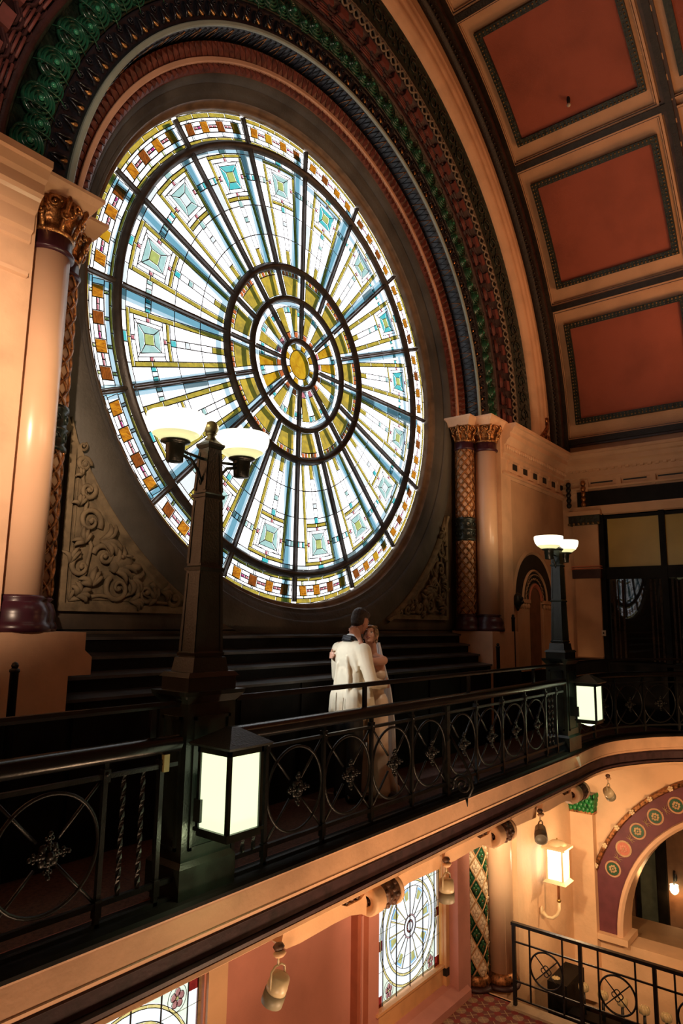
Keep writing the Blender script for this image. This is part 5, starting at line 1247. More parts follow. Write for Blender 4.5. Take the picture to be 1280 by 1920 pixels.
# big lower arch: painted band, medallions, gilt trim
ab = MB(); XA = XR - .03
def aring(mb, R0, x0, R1, x1, m, n=40, a0=0, a1=PI):
    vs = [Vector((x, AY + R_ * math.cos(a0 + (a1 - a0) * i / n), AZ + R_ * math.sin(a0 + (a1 - a0) * i / n))) for R_, x in ((R0, x0), (R1, x1)) for i in range(n + 1)]
    mb.add(vs, [(i, i + 1, n + 2 + i, n + 1 + i) for i in range(n)], m, True)
plum_band = M('plum arch band', (.13, .030, .040), .6, var=.12, scale=6)
aring(ab, 2.40, XA, 2.86, XA, plum_band); aring(ab, 2.40, XA, 2.40, XA + .4, plum_band); aring(ab, 2.86, XA, 2.86, XA + .1, plum_band)
arch_band = struct('trim_27', ab)
ai = MB(); 
for R0, x0, R1, x1 in ((2.405, XA - .0, 2.39, XA - .05), (2.39, XA - .05, 2.34, XA - .07), (2.34, XA - .07, 2.30, XA - .03), (2.30, XA - .03, 2.29, XA + .35)): aring(ai, R0, x0, R1, x1, peach_gl)
ai.box(XA - .12, XR + .44, AY + 2.20, AY + 2.95, AZ - .10, AZ, peach_low); struct('trim_28', ai)
ao = MB(); aring(ao, 2.86, XA, 2.88, XA - .05, gold_dark); aring(ao, 2.88, XA - .05, 2.93, XA - .04, gold_dark); aring(ao, 2.93, XA - .04, 2.95, XA, gold_dark); arch_trim = struct('trim_29', ao)
def disc(mb, r, x, m, n=20): mb.add([(x, r * math.cos(2 * PI * i / n), r * math.sin(2 * PI * i / n)) for i in range(n)], [tuple(range(n))], m)
buff = M('buff stencil paint', (.50, .33, .17), .7); coral_md = M('coral medallion', (.55, .17, .11), .7, var=.1); grn_md = M('green medallion', (.02, .09, .04), .5, var=.2)
def medallion(green):
    mb = MB(); disc(mb, .135, -.004, buff); disc(mb, .118, -.007, coral_md if green else buff); disc(mb, .108, -.010, grn_md if green else coral_md)
    for i in range(8):
        a = PI / 4 * i; r_ = .062 if i % 2 else .07
        mb.ball((-.013, r_ * math.cos(a) * .72, r_ * math.sin(a) * .72), .022, buff if green else M('pale coral', (.62, .26, .17), .7), 6, (.15, 1, 1))
    mb.ball((-.015, 0, 0), .018, buff, 6, (.3, 1, 1)); return mb.mesh('medallion')
mg, mc_ = medallion(True), medallion(False)
lf_ = MB()
for s in (-1, 1):
    for i in range(3): lf_.tube([(-.006, 0, 0), (-.006, s * (.03 + .012 * i), .05 - .03 * i), (-.006, s * (.085 - .008 * i), .085 - .05 * i)], [.012, .010, .003], buff, 4, flat=.3)
lf_.ball((-.006, 0, .09), .014, buff, 6); lf_.ball((-.006, 0, -.07), .014, buff, 6); sten_me = lf_.mesh('stencil_leaf')
knob = MB()
for i in range(5): a = 2 * PI * i / 5; knob.ball((-.03, .03 * math.cos(a), .03 * math.sin(a)), .022, cream, 6, (.7, 1, 1))
knob.ball((-.045, 0, 0), .02, cream, 6); knob_me = knob.mesh('arch_rosette')
degs = [math.degrees(math.atan2(z - AZ, y - AY)) for y, z in ((4.10, -2.44), (3.89, -2.07), (3.64, -1.74), (3.33, -1.46), (3.0, -1.23))]
st = (degs[-1] - degs[0]) / 4
for i in range(13):
    a = rad(degs[0] + st * i)
    if a > PI - .3: break
    T = Matrix.Translation((XA, AY + 2.645 * math.cos(a), AZ + 2.645 * math.sin(a))); o = put(mg if i % 4 in (0, 2, 3) and i != 0 or i == 0 else mc_, 'medallion', arch_band); o.matrix_local = T @ Matrix.Rotation(a, 4, 'X')
    a2 = a + rad(st / 2); o = put(sten_me, 'stencil_leaf', arch_band); o.matrix_local = Matrix.Translation((XA - .003, AY + 2.645 * math.cos(a2), AZ + 2.645 * math.sin(a2))) @ Matrix.Rotation(a2, 4, 'X')
for i in range(16):
    a = rad(21.5 + 7.9 * i)
    if a > PI - .25: break
    o = put(knob_me, 'arch_rosette', arch_trim); o.matrix_local = Matrix.Translation((XA - .04, AY + 2.905 * math.cos(a), AZ + 2.905 * math.sin(a))) @ Matrix.Rotation(a, 4, 'X')
# room beyond the arch
rm = MB(); wall_in = M('umber inner wall', (.20, .105, .055), .7, var=.15)
rm.box(XR + .45, 14.3, -2, 4.75, AZ - .35, AZ - .16, M('tan landing floor', (.34, .19, .09), .6, var=.12, scale=3)); rm.box(XR + .45, 15.6, 4.75, 4.9, -6, -.4, wall_in); rm.box(15.6, 15.7, -2, 4.9, -6, -.4, wall_in); rm.box(XR + .45, 15.7, -2, 4.9, -.45, -.36, wall_in)
struct('wall_back', rm)
rd = MB(); rd.box(15.5, 15.6, 3.88, 4.06, -5.2, -1.3, dark_wood); rd.box(15.5, 15.6, 4.40, 4.48, -5.2, -1.3, dark_wood); rd.box(15.56, 15.6, 4.06, 4.40, -5.2, -1.3, M('dim grey green glass', (.10, .13, .11), .2)); rd.box(XR + .44, 14.3, 4.52, 4.75, AZ - .16, AZ - .04, dark_wood); struct('door_2', rd)
hs = thing('hall_sconce', 'small glowing shell lamp on the dark wall seen through the lower right arch', 'wall lamp', (15.46, 3.74, -3.42))
mb = MB(); mb.lathe([(.02, -.08), (.06, -.05), (.085, .0), (.075, .08), (.08, .10)], M('amber shade', (.9, .7, .4), .4, emit=(1.0, .72, .35), es=6), n=16); mb.obj('glass_shade', hs)
mb = MB(); mb.tube([(.13, 0, .30), (.06, 0, .34), (0, 0, .28), (0, 0, .10)], .014, black_iron, 6); mb.ball((.12, 0, .2), .04, black_iron, 8, (.4, 1, 2)); mb.obj('bracket', hs)
point('hall_sconce_lamp', (15.36, 3.72, -3.52), 6, (1.0, .45, .15), .06)
# stair stringer with globe lamps
sg = MB(); sg.box(9.8, 12.9, YF, 5.2, -5.6, -5.5, dark_wood); sg.box(10.85, 11.1, 1.0, 4.35, -5.5, -3.95, dark_wood); sg.box(10.85, 11.6, 4.2, 4.5, -5.5, -3.6, dark_wood); struct('floor', sg)
for i, (y, z) in enumerate(((4.42, -3.64), (4.0, -3.60), (3.72, -3.62), (3.45, -3.62), (3.15, -3.63), (2.86, -3.63))):
    g_ = thing('globe_ornament', 'cream fluted globe on the stair rail, ' + ('farthest from the camera, seen in the first roundel', 'second from the wall', 'third from the wall', 'fourth from the wall', 'fifth from the wall', 'nearest the right edge of the photo')[i], 'lamp', (11.0, y, z), 'row of cream fluted globes on the stair rail')
    mb = MB(); mb.ball((0, 0, 0), .058, M('fluted cream glass', (.45, .33, .15), .35, emit=(1, .7, .3), es=.03), 14)
    for q in range(8): mb.ball((.045 * math.cos(q * PI / 4), .045 * math.sin(q * PI / 4), 0), .036, M('fluted cream glass', (0, 0, 0)), 6, (1, 1, 1.5))
    mb.obj('globe', g_); mb = MB(); mb.lathe([(.03, -.36), (.02, -.06)], black_iron, n=8); mb.obj('stem', g_)

# ================================================================== SOFFIT CONSOLES AND SPOTLIGHTS
ks = [(4.88, 'cream scroll console under the balcony, left of the lower stained glass window'), (7.15, 'cream scroll console under the balcony above the spiral tiled column'), (9.55, 'cream scroll console under the balcony above the green leaf capital')]
carve = M('dark carved foliage', (.11, .05, .03), .5, var=.5, scale=20)
for x, lab in ks:
    t = thing('scroll_console', lab, 'bracket', (x, 3.52, -.46), 'scroll consoles under the balcony')
    Rr = Matrix.Rotation(PI / 2, 4, 'Y')
    mb = MB(); mb.lathe([(.040, .035), (.042, .0), (.10, -.004), (.112, .006), (.115, .02), (.112, .13), (.105, .14)], peach_low, c=(-.04, 0, -.085), n=30, T=Rr); mb.obj('volute', t)
    mb = MB(); mb.lathe([(.001, .03), (.041, .034)], carve, c=(-.04, 0, -.085), n=20, T=Rr); mb.ball((-.02, 0, -.085), .018, carve, 8); mb.obj('volute_eye', t)
    mb = MB(); mb.lathe([(.112, .35), (.122, .355), (.122, .38), (.10, .40), (.001, .41)], peach_low, c=(-.04, 0, -.085), n=28, T=Rr); mb.obj('volute_cap', t)
    mb = MB(); mb.lathe([(.103, .14), (.108, .20), (.103, .35)], carve, c=(-.04, 0, -.085), n=24, T=Rr)
    for i in range(4):
        for j in range(7): mb.ball((.125 + .05 * i, .098 * math.cos(j * .9 + i * .45), -.085 + .098 * math.sin(j * .9 + i * .45)), .028, carve, 6, (1.2, .8, .8))
    mb.obj('leaf_roll', t)
    mb = MB(); up = [(-1.02, .03), (-.80, .03), (-.45, .02), (-.30, -.045), (-.12, -.045), (-.06, -.02)]; dn = [(.02, -.22), (-.10, -.16), (-.25, -.125), (-.45, -.12), (-.65, -.125), (-.85, -.13), (-1.0, -.12), (-1.05, -.07)]
    mb.prism(up + dn, .0, .10, peach_low); mb.obj('valance', t); mb = MB()
    if x < 9: mb.prism([(1.2 - .0, .03), (.36, .03), (.40, -.14), (.6, -.11), (.9, -.12), (1.15, -.13)], .0, .10, peach_low); mb.obj('valance', t)
    mb = MB(); mb.box(-.45, -.10, .04, .08, -.05, .03, carve)
    for i in range(5): mb.ball((-.42 + .07 * i, .03, -.025 + .01 * (i % 2)), .028, carve, 6)
    mb.obj('pierced_leaf', t)
    mb = MB(); mb.box(-.02, .34, .10, 1.75, -.16, .0, peach_low); mb.obj('bracket_beam', t)
sp_cream = M('cream spotlight body', (.50, .42, .27), .4, var=.05); sp_grey = M('grey spotlight face', (.22, .20, .14), .5)
def spotlight(x, tilt, yaw, label):
    t = thing('spotlight', label, 'spotlight', (x, 3.46, -.50), 'spotlights hung under the balcony')
    mb = MB(); mb.ball((0, 0, .0), .035, carve, 8, (1.4, 1, .8)); mb.ball((.0, -.01, -.04), .04, peach_low, 8, (1.4, 1, .6)); mb.obj('ceiling_boss', t)
    mb = MB(); mb.tube([(0, 0, -.04), (0, 0, -.12)], .008, sp_cream, 6); mb.tube([(-.068, 0, -.25), (-.066, 0, -.14), (-.03, 0, -.115), (.03, 0, -.115), (.066, 0, -.14), (.068, 0, -.25)], .008, sp_cream, 6); mb.obj('yoke', t)
    T = Matrix.Rotation(yaw, 4, 'Z') @ Matrix.Rotation(tilt, 4, 'X')
    b_ = MB(); b_.lathe([(.03, .075), (.065, .065), (.072, .0), (.072, -.04)], sp_cream, c=(0, 0, -.24), n=20, T=T); bo = b_.obj('body', t)
    b_ = MB(); b_.lathe([(.076, -.04), (.076, -.125), (.066, -.13), (.06, -.12), (.001, -.115)], sp_grey, c=(0, 0, -.24), n=20, T=T); b_.obj('lens_ring', t)
spotlight(3.74, .35, .3, 'cream spotlight under the balcony over the plain pink wall')
spotlight(6.03, .0, 0, 'cream spotlight under the balcony at the corner of the lower window')
spotlight(8.28, 1.15, 2.0, 'cream spotlight under the balcony above the bright sconce wall')
spotlight(10.85, .9, -1.6, 'pale spotlight under the balcony above the lower painted arch')
spot('under_spot', (8.5, 3.75, -.75), (10.9, 4.75, -1.7), 70, 300, (1.0, .78, .46), .8, .05)
spot('unseen_hall_spot', (12.4, 1.6, -.8), (11.1, 4.7, -2.2), 45, 260, (1.0, .66, .36), .8, .06)
spot('under_spot', (6.1, 3.6, -.80), (8.8, 5.1, -2.6), 80, 170, (1.0, .62, .36), .8, .05)

# ================================================================== THE COUPLE
def cap_mesh(bm, p0, p1, r0, r1, n=12):
    p0, p1 = Vector(p0), Vector(p1); d = p1 - p0; L = d.length
    q = d.to_track_quat('Z', 'Y') if L > 1e-6 else Matrix.Identity(3).to_quaternion(); rings = []
    prof = [(r0 * math.sin(a), -r0 * math.cos(a)) for a in [PI / 2 * i / 4 for i in range(5)]] + [(r1 * math.cos(a), L + r1 * math.sin(a)) for a in [PI / 2 * i / 4 for i in range(5)]]
    for r, z in prof: rings.append([bm.verts.new(p0 + q @ Vector((max(r, 1e-5) * math.cos(2 * PI * k / n), max(r, 1e-5) * math.sin(2 * PI * k / n), z))) for k in range(n)])
    for a, b in zip(rings, rings[1:]):
        for k in range(n): bm.faces.new((a[k], a[(k + 1) % n], b[(k + 1) % n], b[k]))
    bm.faces.new(rings[0][::-1]); bm.faces.new(rings[-1])
def ell_mesh(bm, c, r, T=None, n=16):
    m = Matrix.Translation(Vector(c)) @ Matrix.Diagonal((*r, 1)); m = (T @ m) if T else m
    bmesh.ops.create_uvsphere(bm, u_segments=n, v_segments=n // 2 + 2, radius=1, matrix=m)
def blob(name, prims, voxel, mat, parent, smooth=3, T=None):
    bm = bmesh.new()
    for p in prims:
        if p[0] == 'c':
            for a, b in zip(p[1], p[1][1:]): cap_mesh(bm, a[:3], b[:3], a[3], b[3])
        elif p[0] == 'e': ell_mesh(bm, p[1], p[2], p[3] if len(p) > 3 else None)
    bmesh.ops.recalc_face_normals(bm, faces=bm.faces)
    me = bpy.data.meshes.new(name); bm.to_mesh(me); bm.free()
    o = bpy.data.objects.new(name, me); COL.objects.link(o)
    md = o.modifiers.new('r', 'REMESH'); md.mode = 'VOXEL'; md.voxel_size = voxel; md.use_smooth_shade = True
    if smooth: sm = o.modifiers.new('s', 'SMOOTH'); sm.iterations = smooth; sm.factor = .5
    dg_ = bpy.context.evaluated_depsgraph_get(); dg_.update(); ev = o.evaluated_get(dg_); me2 = bpy.data.meshes.new_from_object(ev)
    bpy.data.objects.remove(o); bpy.data.meshes.remove(me)
    me2.materials.clear(); me2.materials.append(mat)
    if T: me2.transform(T)
    return put(me2, name, parent)
skin_m = M('skin', (.50, .235, .15), .45, var=.05, scale=12); skin_w = M('light skin', (.66, .35, .24), .42, var=.05, scale=12)
ivory = M('ivory dinner jacket cloth', (.78, .68, .50), .75, var=.03, scale=10); velvet = M('black collar satin', (.008, .009, .013), .55, var=.1); trousers_m = M('black trousers cloth', (.008, .008, .009), .7, var=.1)
hair_m = M('short brown hair', (.055, .034, .022), .55, var=.4, scale=60, bump=.6, bscale=220); hair_w = M('honey blonde hair', (.36, .20, .085), .42, var=.4, scale=35, bump=.5, bscale=120)
satin = M('ivory satin dress', (.80, .62, .46), .38, var=.04, scale=4); pearl = M('pearl', (.85, .8, .72), .2); lip_m = M('lips', (.40, .09, .08), .35); eye_w = M('eye white', (.75, .7, .66), .3); eye_d = M('dark lashes', (.02, .012, .01), .5)
teeth_m = M('teeth', (.8, .76, .7), .3); shoe_m = M('black leather shoe', (.006, .006, .006), .2)
veil_m = bpy.data.materials.new('sheer veil'); veil_m.use_nodes = True; nt = veil_m.node_tree; nt.nodes.clear()
o_ = nt.nodes.new('ShaderNodeOutputMaterial'); mx = nt.nodes.new('ShaderNodeMixShader'); mx.inputs[0].default_value = .88; t1 = nt.nodes.new('ShaderNodeBsdfTransparent'); d1 = nt.nodes.new('ShaderNodeBsdfDiffuse'); d1.inputs[0].default_value = (.95, .96, .97, 1); tl = nt.nodes.new('ShaderNodeBsdfTranslucent'); tl.inputs[0].default_value = (.95, .97, 1.0, 1)
m2 = nt.nodes.new('ShaderNodeMixShader'); m2.inputs[0].default_value = .5; nt.links.new(d1.outputs[0], m2.inputs[1]); nt.links.new(tl.outputs[0], m2.inputs[2]); nt.links.new(t1.outputs[0], mx.inputs[1]); nt.links.new(m2.outputs[0], mx.inputs[2]); nt.links.new(mx.outputs[0], o_.inputs[0])

def head_prims(H, s=1.0, fem=False):
    """H maps head-local (x right, y forward, z up, origin at ear height) to person space"""
    R3 = H.to_3x3().to_4x4(); S = Matrix.Scale(s, 4)
    def E(c, r): return ('e', (0, 0, 0), r, H @ S @ Matrix.Translation(Vector(c)))
    def Cc(*pts): return ('c', [(*(H @ (Vector(p[:3]) * s)), p[3] * s) for p in pts])
    P = [E((0, -.015, .035), (.074, .094, .086)), E((0, .03, -.015), (.060, .066, .080)), E((0, .032, -.072), (.045, .050, .034)), E((0, .070, -.092), (.020, .018, .017)),
         Cc((0, .090, .018, .008), (0, .112, -.022, .012)), Cc((-.012, .100, -.027, .008), (.012, .100, -.027, .008)), Cc((-.036, .078, .030, .010), (0, .086, .026, .009), (.036, .078, .030, .010)),
         E((-.034, .064, -.028), (.022, .020, .020)), E((.034, .064, -.028), (.022, .020, .020)), Cc((-.016, .086, -.055, .010), (0, .092, -.054, .010), (.016, .086, -.055, .010))]
    for sx in (-1, 1): P += [E((sx * .074, -.002, -.005), (.009, .018, .030)), E((sx * .078, -.006, .010), (.008, .014, .014))]
    return P
def face_parts(H, parent, s=1.0, fem=False):
    def W(p): return H @ (Vector(p) * s)
    e = MB()
    for sx in (-1, 1): e.ball(W((sx * .030, .078, .010)), .011 * s, eye_w, 10)
    e.obj('eyes', parent)
    e = MB()
    for sx in (-1, 1):
        e.ball(W((sx * .029, .0865, .010)), .0050 * s, eye_d, 8); e.tube([W((sx * (.018 + .006 * i), .0885 - .0022 * i * i * .35, .017 + (.003 - .0013 * (i - 2) ** 2 * .5))) for i in range(5)], .0022 * s, eye_d, 5)
    e.obj('lashes', parent)
    e = MB()
    for sx in (-1, 1): e.tube([W((sx * (.014 + .009 * i), .093 - .0016 * i * i, .033 + .004 * math.sin(i * .8))) for i in range(5)], .0028 * s, hair_w if fem else hair_m, 5)
    e.obj('eyebrows', parent)
    e = MB(); up = [W((x, .0985 - abs(x) * .35, -.050 + .002 * math.cos(x * 160))) for x in (-.022, -.012, 0, .012, .022)]; dn = [W((x, .0965 - abs(x) * .35, -.062 + abs(x) * .35)) for x in (-.022, -.012, 0, .012, .022)]
    e.tube(up, .0038 * s, lip_m, 6); e.tube(dn, .0044 * s, lip_m, 6); e.obj('lips', parent)
    if fem: e = MB(); e.tube([W((x, .0975 - abs(x) * .35, -.056)) for x in (-.015, 0, .015)], .0035 * s, teeth_m, 5); e.obj('teeth', parent)
def hand_prims(wrist, knuck, tips_dir, side, curl, s=1.0):
    """wrist point, centre of knuckles, direction the fingers leave in, side vector (towards the index finger), curl vector"""
    w_, k_ = Vector(wrist), Vector(knuck); d = Vector(tips_dir).normalized(); sd = Vector(side).normalized(); cu = Vector(curl).normalized(); P = []
    ax = (k_ - w_).normalized()
    for o in (-.026, -.009, .009, .026): P.append(('c', [(*(w_ + sd * o * .6 * s), .015 * s), (*(k_ + sd * o * s), .0115 * s)]))
    for o, L_ in ((.029, .068), (.0095, .076), (-.0095, .071), (-.028, .056)):
        a = k_ + sd * o * s; b = a + (d * .5 + ax * .5).normalized() * L_ * .45 * s; c = b + (d + cu * .25).normalized() * L_ * .32 * s; e = c + (d + cu * .7).normalized() * L_ * .26 * s
        P.append(('c', [(*a, .0094 * s), (*b, .0086 * s), (*c, .0082 * s), (*e, .0070 * s)]))
    tb = w_ + (k_ - w_) * .25 + sd * .024 * s; t1_ = tb + (sd * .8 + ax * .6).normalized() * .038 * s + cu * .006; t2_ = t1_ + (sd * .25 + ax).normalized() * .034 * s + cu * .01
    P.append(('c', [(*tb, .0135 * s), (*t1_, .0105 * s), (*t2_, .0080 * s)])); return P

CO = Vector((5.50, 4.26, 0)); CTH = rad(-102)
# ---- man (x = his right, y = the way he faces)
man = thing('person', 'man in an ivory dinner jacket and black trousers seen from behind, embracing the bride', 'person', CO); man.rotation_euler = (0, 0, CTH)
HM = Matrix.Translation((0.0, .165, 1.715)) @ Matrix.Rotation(rad(8), 4, 'Z') @ Matrix.Rotation(rad(-20), 4, 'X')
bp = head_prims(HM, 1.02)
bp += [('c', [(0, .07, 1.50, .062), (0, .125, 1.66, .060)]), ('e', (0, .05, 1.32), (.155, .10, .20)), ('e', (0, .02, 1.05), (.14, .095, .16)), ('c', [(-.16, .05, 1.45, .06), (.16, .05, 1.45, .06)]),
       ('c', [(.19, .05, 1.44, .055), (.265, .08, 1.14, .042), (.17, .335, 1.085, .028)]), ('c', [(-.19, .05, 1.44, .055), (-.265, .10, 1.16, .042), (-.15, .36, 1.15, .028)]),
       ('c', [(.09, .0, .95, .085), (.105, .02, .50, .058), (.11, -.01, .10, .042)]), ('c', [(-.09, .0, .95, .085), (-.10, .05, .50, .058), (-.11, .03, .10, .042)])]
bp += hand_prims((.180, .355, 1.085), (.140, .435, 1.085), (-.85, .4, .05), (0, .0, 1), (-.8, -.2, 0)) + hand_prims((-.15, .37, 1.15), (-.09, .45, 1.15), (.7, .7, .0), (0, 0, 1), (.8, -.2, 0))
blob('body', bp, .006, skin_m, man, 3)
face_parts(HM, man, 1.02)
def HT(H, c, r): return ('e', (0, 0, 0), r, H @ Matrix.Translation(Vector(c)))
hr = [HT(HM, (0, -.020, .052), (.0785, .098, .084)), HT(HM, (0, -.045, .01), (.077, .070, .085)), HT(HM, (0, .055, .085), (.058, .040, .042)), HT(HM, (0, -.055, -.035), (.060, .050, .050))]
blob('short_hair', hr, .006, hair_m, man, 2)
sl_ = [('c', [(.195, .045, 1.43, .074), (.225, .055, 1.30, .070), (.272, .08, 1.13, .062), (.215, .24, 1.10, .052), (.175, .335, 1.087, .044)]), ('c', [(-.195, .045, 1.43, .074), (-.225, .06, 1.30, .070), (-.272, .10, 1.15, .062), (-.21, .25, 1.15, .052), (-.155, .36, 1.15, .044)])]
jk = sl_ + [('e', (0, .045, 1.34), (.195, .135, .20)), ('e', (0, .02, 1.12), (.165, .125, .25)), ('c', [(-.15, .045, 1.435, .068), (0, .04, 1.475, .070), (.15, .045, 1.435, .068)]),
      ('e', (0, .0, .98), (.185, .135, .14)), ('c', [(-.10, -.02, .98, .095), (-.115, -.03, .83, .090)]), ('c', [(.10, -.02, .98, .095), (.115, -.03, .83, .090)]), ('c', [(-.10, .05, .98, .095), (-.115, .05, .83, .090)]), ('c', [(.10, .05, .98, .095), (.115, .05, .83, .090)]), ('c', [(0, -.06, .98, .075), (0, -.065, .83, .072)]), ('e', (.03, .12, .97), (.19, .12, .19)), ('c', [(.14, .14, .98, .07), (.15, .16, .83, .07)]), ('c', [(-.14, .14, .98, .07), (-.15, .16, .83, .07)]), ('c', [(.10, .09, 1.0, .085), (.12, .10, .83, .08)]), ('c', [(-.10, .09, 1.0, .085), (-.12, .10, .83, .08)]),
      ('c', [(.085, -.085, 1.36, .016), (.115, -.085, 1.18, .018), (.12, -.10, .95, .016)]), ('c', [(-.05, -.088, 1.30, .014), (-.08, -.10, 1.05, .016), (-.09, -.115, .85, .016)]), ('c', [(.02, -.085, 1.25, .012), (.01, -.10, 1.0, .014)]), ('c', [(.13, -.03, 1.36, .02), (.17, -.02, 1.24, .02)])]
blob('dinner_jacket', jk, .010, ivory, man, 4)
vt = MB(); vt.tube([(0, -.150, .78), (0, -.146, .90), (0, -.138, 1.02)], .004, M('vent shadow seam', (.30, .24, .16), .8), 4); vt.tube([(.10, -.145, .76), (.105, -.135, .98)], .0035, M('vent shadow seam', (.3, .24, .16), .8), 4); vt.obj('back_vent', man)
bt_ = MB()
for k in range(3): bt_.ball((.222, .27 + .02 * k, 1.060 + .003 * k), .007, ivory, 8)
bt_.obj('cuff_buttons', man)
cl = [('c', [(-.075, .12, 1.50, .016), (-.085, .06, 1.535, .018), (-.055, .00, 1.555, .020), (0, -.015, 1.56, .021), (.055, .00, 1.555, .020), (.085, .06, 1.535, .018), (.075, .12, 1.50, .016), (.05, .175, 1.36, .018)]), ('c', [(-.055, -.01, 1.53, .02), (0, -.03, 1.535, .022), (.055, -.01, 1.53, .02)])]
blob('satin_collar', cl, .006, velvet, man, 2)
sc2 = [('c', [(-.06, .09, 1.535, .014), (-.055, .045, 1.57, .013), (0, .02, 1.58, .013), (.055, .045, 1.57, .013), (.06, .09, 1.535, .014)])]
blob('shirt_collar', sc2, .005, M('white shirt', (.8, .8, .78), .6), man, 1)
tr_ = [('c', [(.085, .02, .88, .085), (.10, .01, .75, .092), (.108, .02, .50, .082), (.112, .0, .16, .078), (.112, .0, .09, .080)]), ('c', [(-.085, .02, .88, .085), (-.10, .02, .75, .092), (-.105, .05, .50, .082), (-.112, .04, .16, .078), (-.112, .04, .09, .080)])]
blob('trousers', tr_, .010, trousers_m, man, 3)
for sx, yy in ((1, 0), (-1, .04)): blob('shoe', [('c', [(sx * .112, yy - .05, .045, .042), (sx * .12, yy + .08, .042, .045), (sx * .13, yy + .19, .035, .034)]), ('c', [(sx * .112, yy - .05, .03, .03), (sx * .112, yy, .09, .05)])], .008, shoe_m, man, 2)
# ---- woman: same frame turned round; root at her feet
WO = .35
bride_loc = CO + Matrix.Rotation(CTH, 3, 'Z') @ Vector((0, WO, 0))
bride = thing('person', 'bride in a strapless ivory satin dress and veil, one arm round the groom\'s neck', 'person', bride_loc); bride.rotation_euler = (0, 0, CTH)
HB = Matrix.Translation((.010, -.050, 1.560)) @ Matrix.Rotation(rad(180 + 32), 4, 'Z') @ Matrix.Rotation(rad(28), 4, 'X')
# head-local +y maps to -y (towards him), turned to the camera side (+x)
wp = head_prims(HB, .93, True)
wp += [('c', [(.0, .0, 1.36, .046), (.0, -.025, 1.50, .044)]), ('e', (0, .02, 1.24), (.125, .085, .15)), ('e', (0, .0, 1.03), (.105, .08, .12)), ('c', [(-.125, .0, 1.335, .044), (0, .0, 1.35, .05), (.125, .0, 1.335, .044)]),
       ('e', (0, .01, .90), (.145, .11, .13)), ('c', [(.08, 0, .88, .08), (.08, 0, .5, .055), (.08, 0, .12, .035)]), ('c', [(-.08, 0, .88, .08), (-.08, 0, .5, .055), (-.08, 0, .12, .035)]),
       ('c', [(.145, .005, 1.325, .046), (.150, -.12, 1.318, .038), (.140, -.245, 1.335, .035)]), ('c', [(.140, -.245, 1.335, .036), (.125, -.275, 1.42, .031), (.106, -.285, 1.545, .0215)]),
       ('c', [(-.145, .0, 1.325, .045), (-.225, -.17, 1.33, .035), (-.222, -.37, 1.36, .022)])]
wp += hand_prims((.108, -.290, 1.550), (.104, -.340, 1.612), (-.25, -.95, .15), (.05, .45, .9), (-.9, -.1, 0), .95)
wp += hand_prims((-.220, -.38, 1.36), (-.180, -.425, 1.37), (.95, -.15, .0), (0, .1, 1), (.3, .6, 0), .95)
blob('body', wp, .006, skin_w, bride, 3)
face_parts(HB, bride, .93, True)
hw_ = [HT(HB, (0, -.025, .045), (.076, .088, .078)), HT(HB, (0, -.060, -.005), (.066, .055, .070)), HT(HB, (0, .035, .085), (.056, .038, .026)), HT(HB, (0, -.085, -.070), (.050, .040, .042)), HT(HB, (.0, -.092, -.098), (.034, .030, .030)),
       HT(HB, (-.066, .018, .035), (.014, .030, .045)), HT(HB, (.066, .018, .035), (.014, .030, .045))]
for sx in (-1, 1): hw_.append(('c', [(*(HB @ Vector((sx * .050, .066, .062))), .010), (*(HB @ Vector((sx * .066, .050, .01))), .008), (*(HB @ Vector((sx * .066, .046, -.05))), .006), (*(HB @ Vector((sx * .060, .05, -.095))), .004)]))
blob('updo_hair', hw_, .005, hair_w, bride, 2)
st2 = MB()
for i in range(9):
    x = -.06 + .015 * i; st2.tube([HB @ Vector((x * (1 - .25 * q), .055 - .13 * q, .095 + .028 * math.sin(q * PI) - .10 * q * q)) for q in [j / 7 for j in range(8)]], .005, hair_w, 5)
for i in range(5): st2.tube([HB @ Vector((.036 * math.cos(a), -.094 + .008 * i - .02, -.090 + .030 * math.sin(a))) for a in [2 * PI * j / 12 for j in range(13)]], .007, hair_w, 5)
st2.obj('hair_strands', bride)
er = MB()
for sx in (-1, 1): er.ball(HB @ Vector((sx * .072, .0, -.052)), .008, pearl, 8)
er.obj('pearl_earrings', bride)
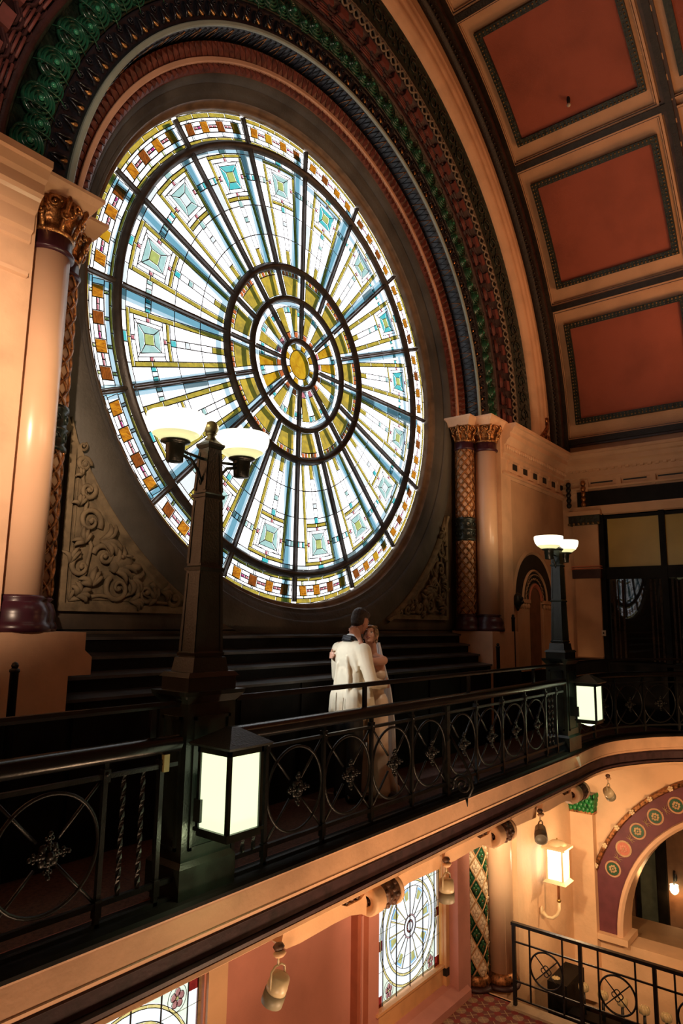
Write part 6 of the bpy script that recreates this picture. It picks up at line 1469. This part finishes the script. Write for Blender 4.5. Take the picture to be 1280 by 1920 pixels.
bq = MB(); c0 = Vector((.105, -.298, 1.505)); bq.tube([c0 + Vector((.023 * math.cos(a), .023 * math.sin(a) * .9, .006 * math.sin(a))) for a in [2 * PI * j / 16 for j in range(16)]], .0022, pearl, 5, True); bq.obj('bracelet', bride)
rg = MB(); rg.ball((.085, -.370, 1.640), .007, eye_d, 8); rg.obj('ring', bride)
dr = [('e', (0, .012, 1.175), (.142, .108, .095)), ('c', [(-.055, -.070, 1.235, .040), (-.055, -.055, 1.16, .05)]), ('c', [(.055, -.070, 1.235, .040), (.055, -.055, 1.16, .05)]), ('e', (0, .005, 1.03), (.122, .098, .13)), ('e', (0, .015, .90), (.162, .130, .14)),
      ('c', [(.05, .01, .88, .115), (.055, .01, .55, .115), (.055, .02, .25, .105), (.06, .03, .06, .115)]), ('c', [(-.05, .01, .88, .115), (-.055, .01, .55, .115), (-.055, .02, .25, .105), (-.06, .03, .06, .115)]), ('c', [(0, .04, .85, .10), (0, .06, .45, .10), (0, .10, .15, .10), (0, .18, .06, .055)]),
      ('c', [(.07, .10, .4, .03), (.10, .16, .1, .05), (.12, .22, .05, .04)])]
for i in range(7):
    a = -1.2 + .7 * i; dr.append(('c', [(.13 * math.cos(a), .01 + .11 * math.sin(a), .75, .016), (.14 * math.cos(a), .02 + .13 * math.sin(a), .35, .020), (.16 * math.cos(a), .04 + .16 * math.sin(a), .05, .024)]))
blob('satin_dress', dr, .010, satin, bride, 4)
ve = MB(); nu, nv = 26, 22; vs = []
for j in range(nv + 1):
    q = j / nv; z = 1.50 - 1.46 * q; wd_ = .035 + .125 * min(1, q * 1.8) + .05 * q; yy = .085 + .10 * min(1, q * 3) + .06 * max(0, q - .6)
    for i in range(nu + 1):
        u = -1 + 2 * i / nu; vs.append((u * wd_, yy + .016 * math.sin(i * 1.35 + q * 2) * (.3 + q) - .05 * u * u, z))
ve.add(vs, [(j * (nu + 1) + i, j * (nu + 1) + i + 1, (j + 1) * (nu + 1) + i + 1, (j + 1) * (nu + 1) + i) for j in range(nv) for i in range(nu)], veil_m, True)
ve.obj('veil', bride)
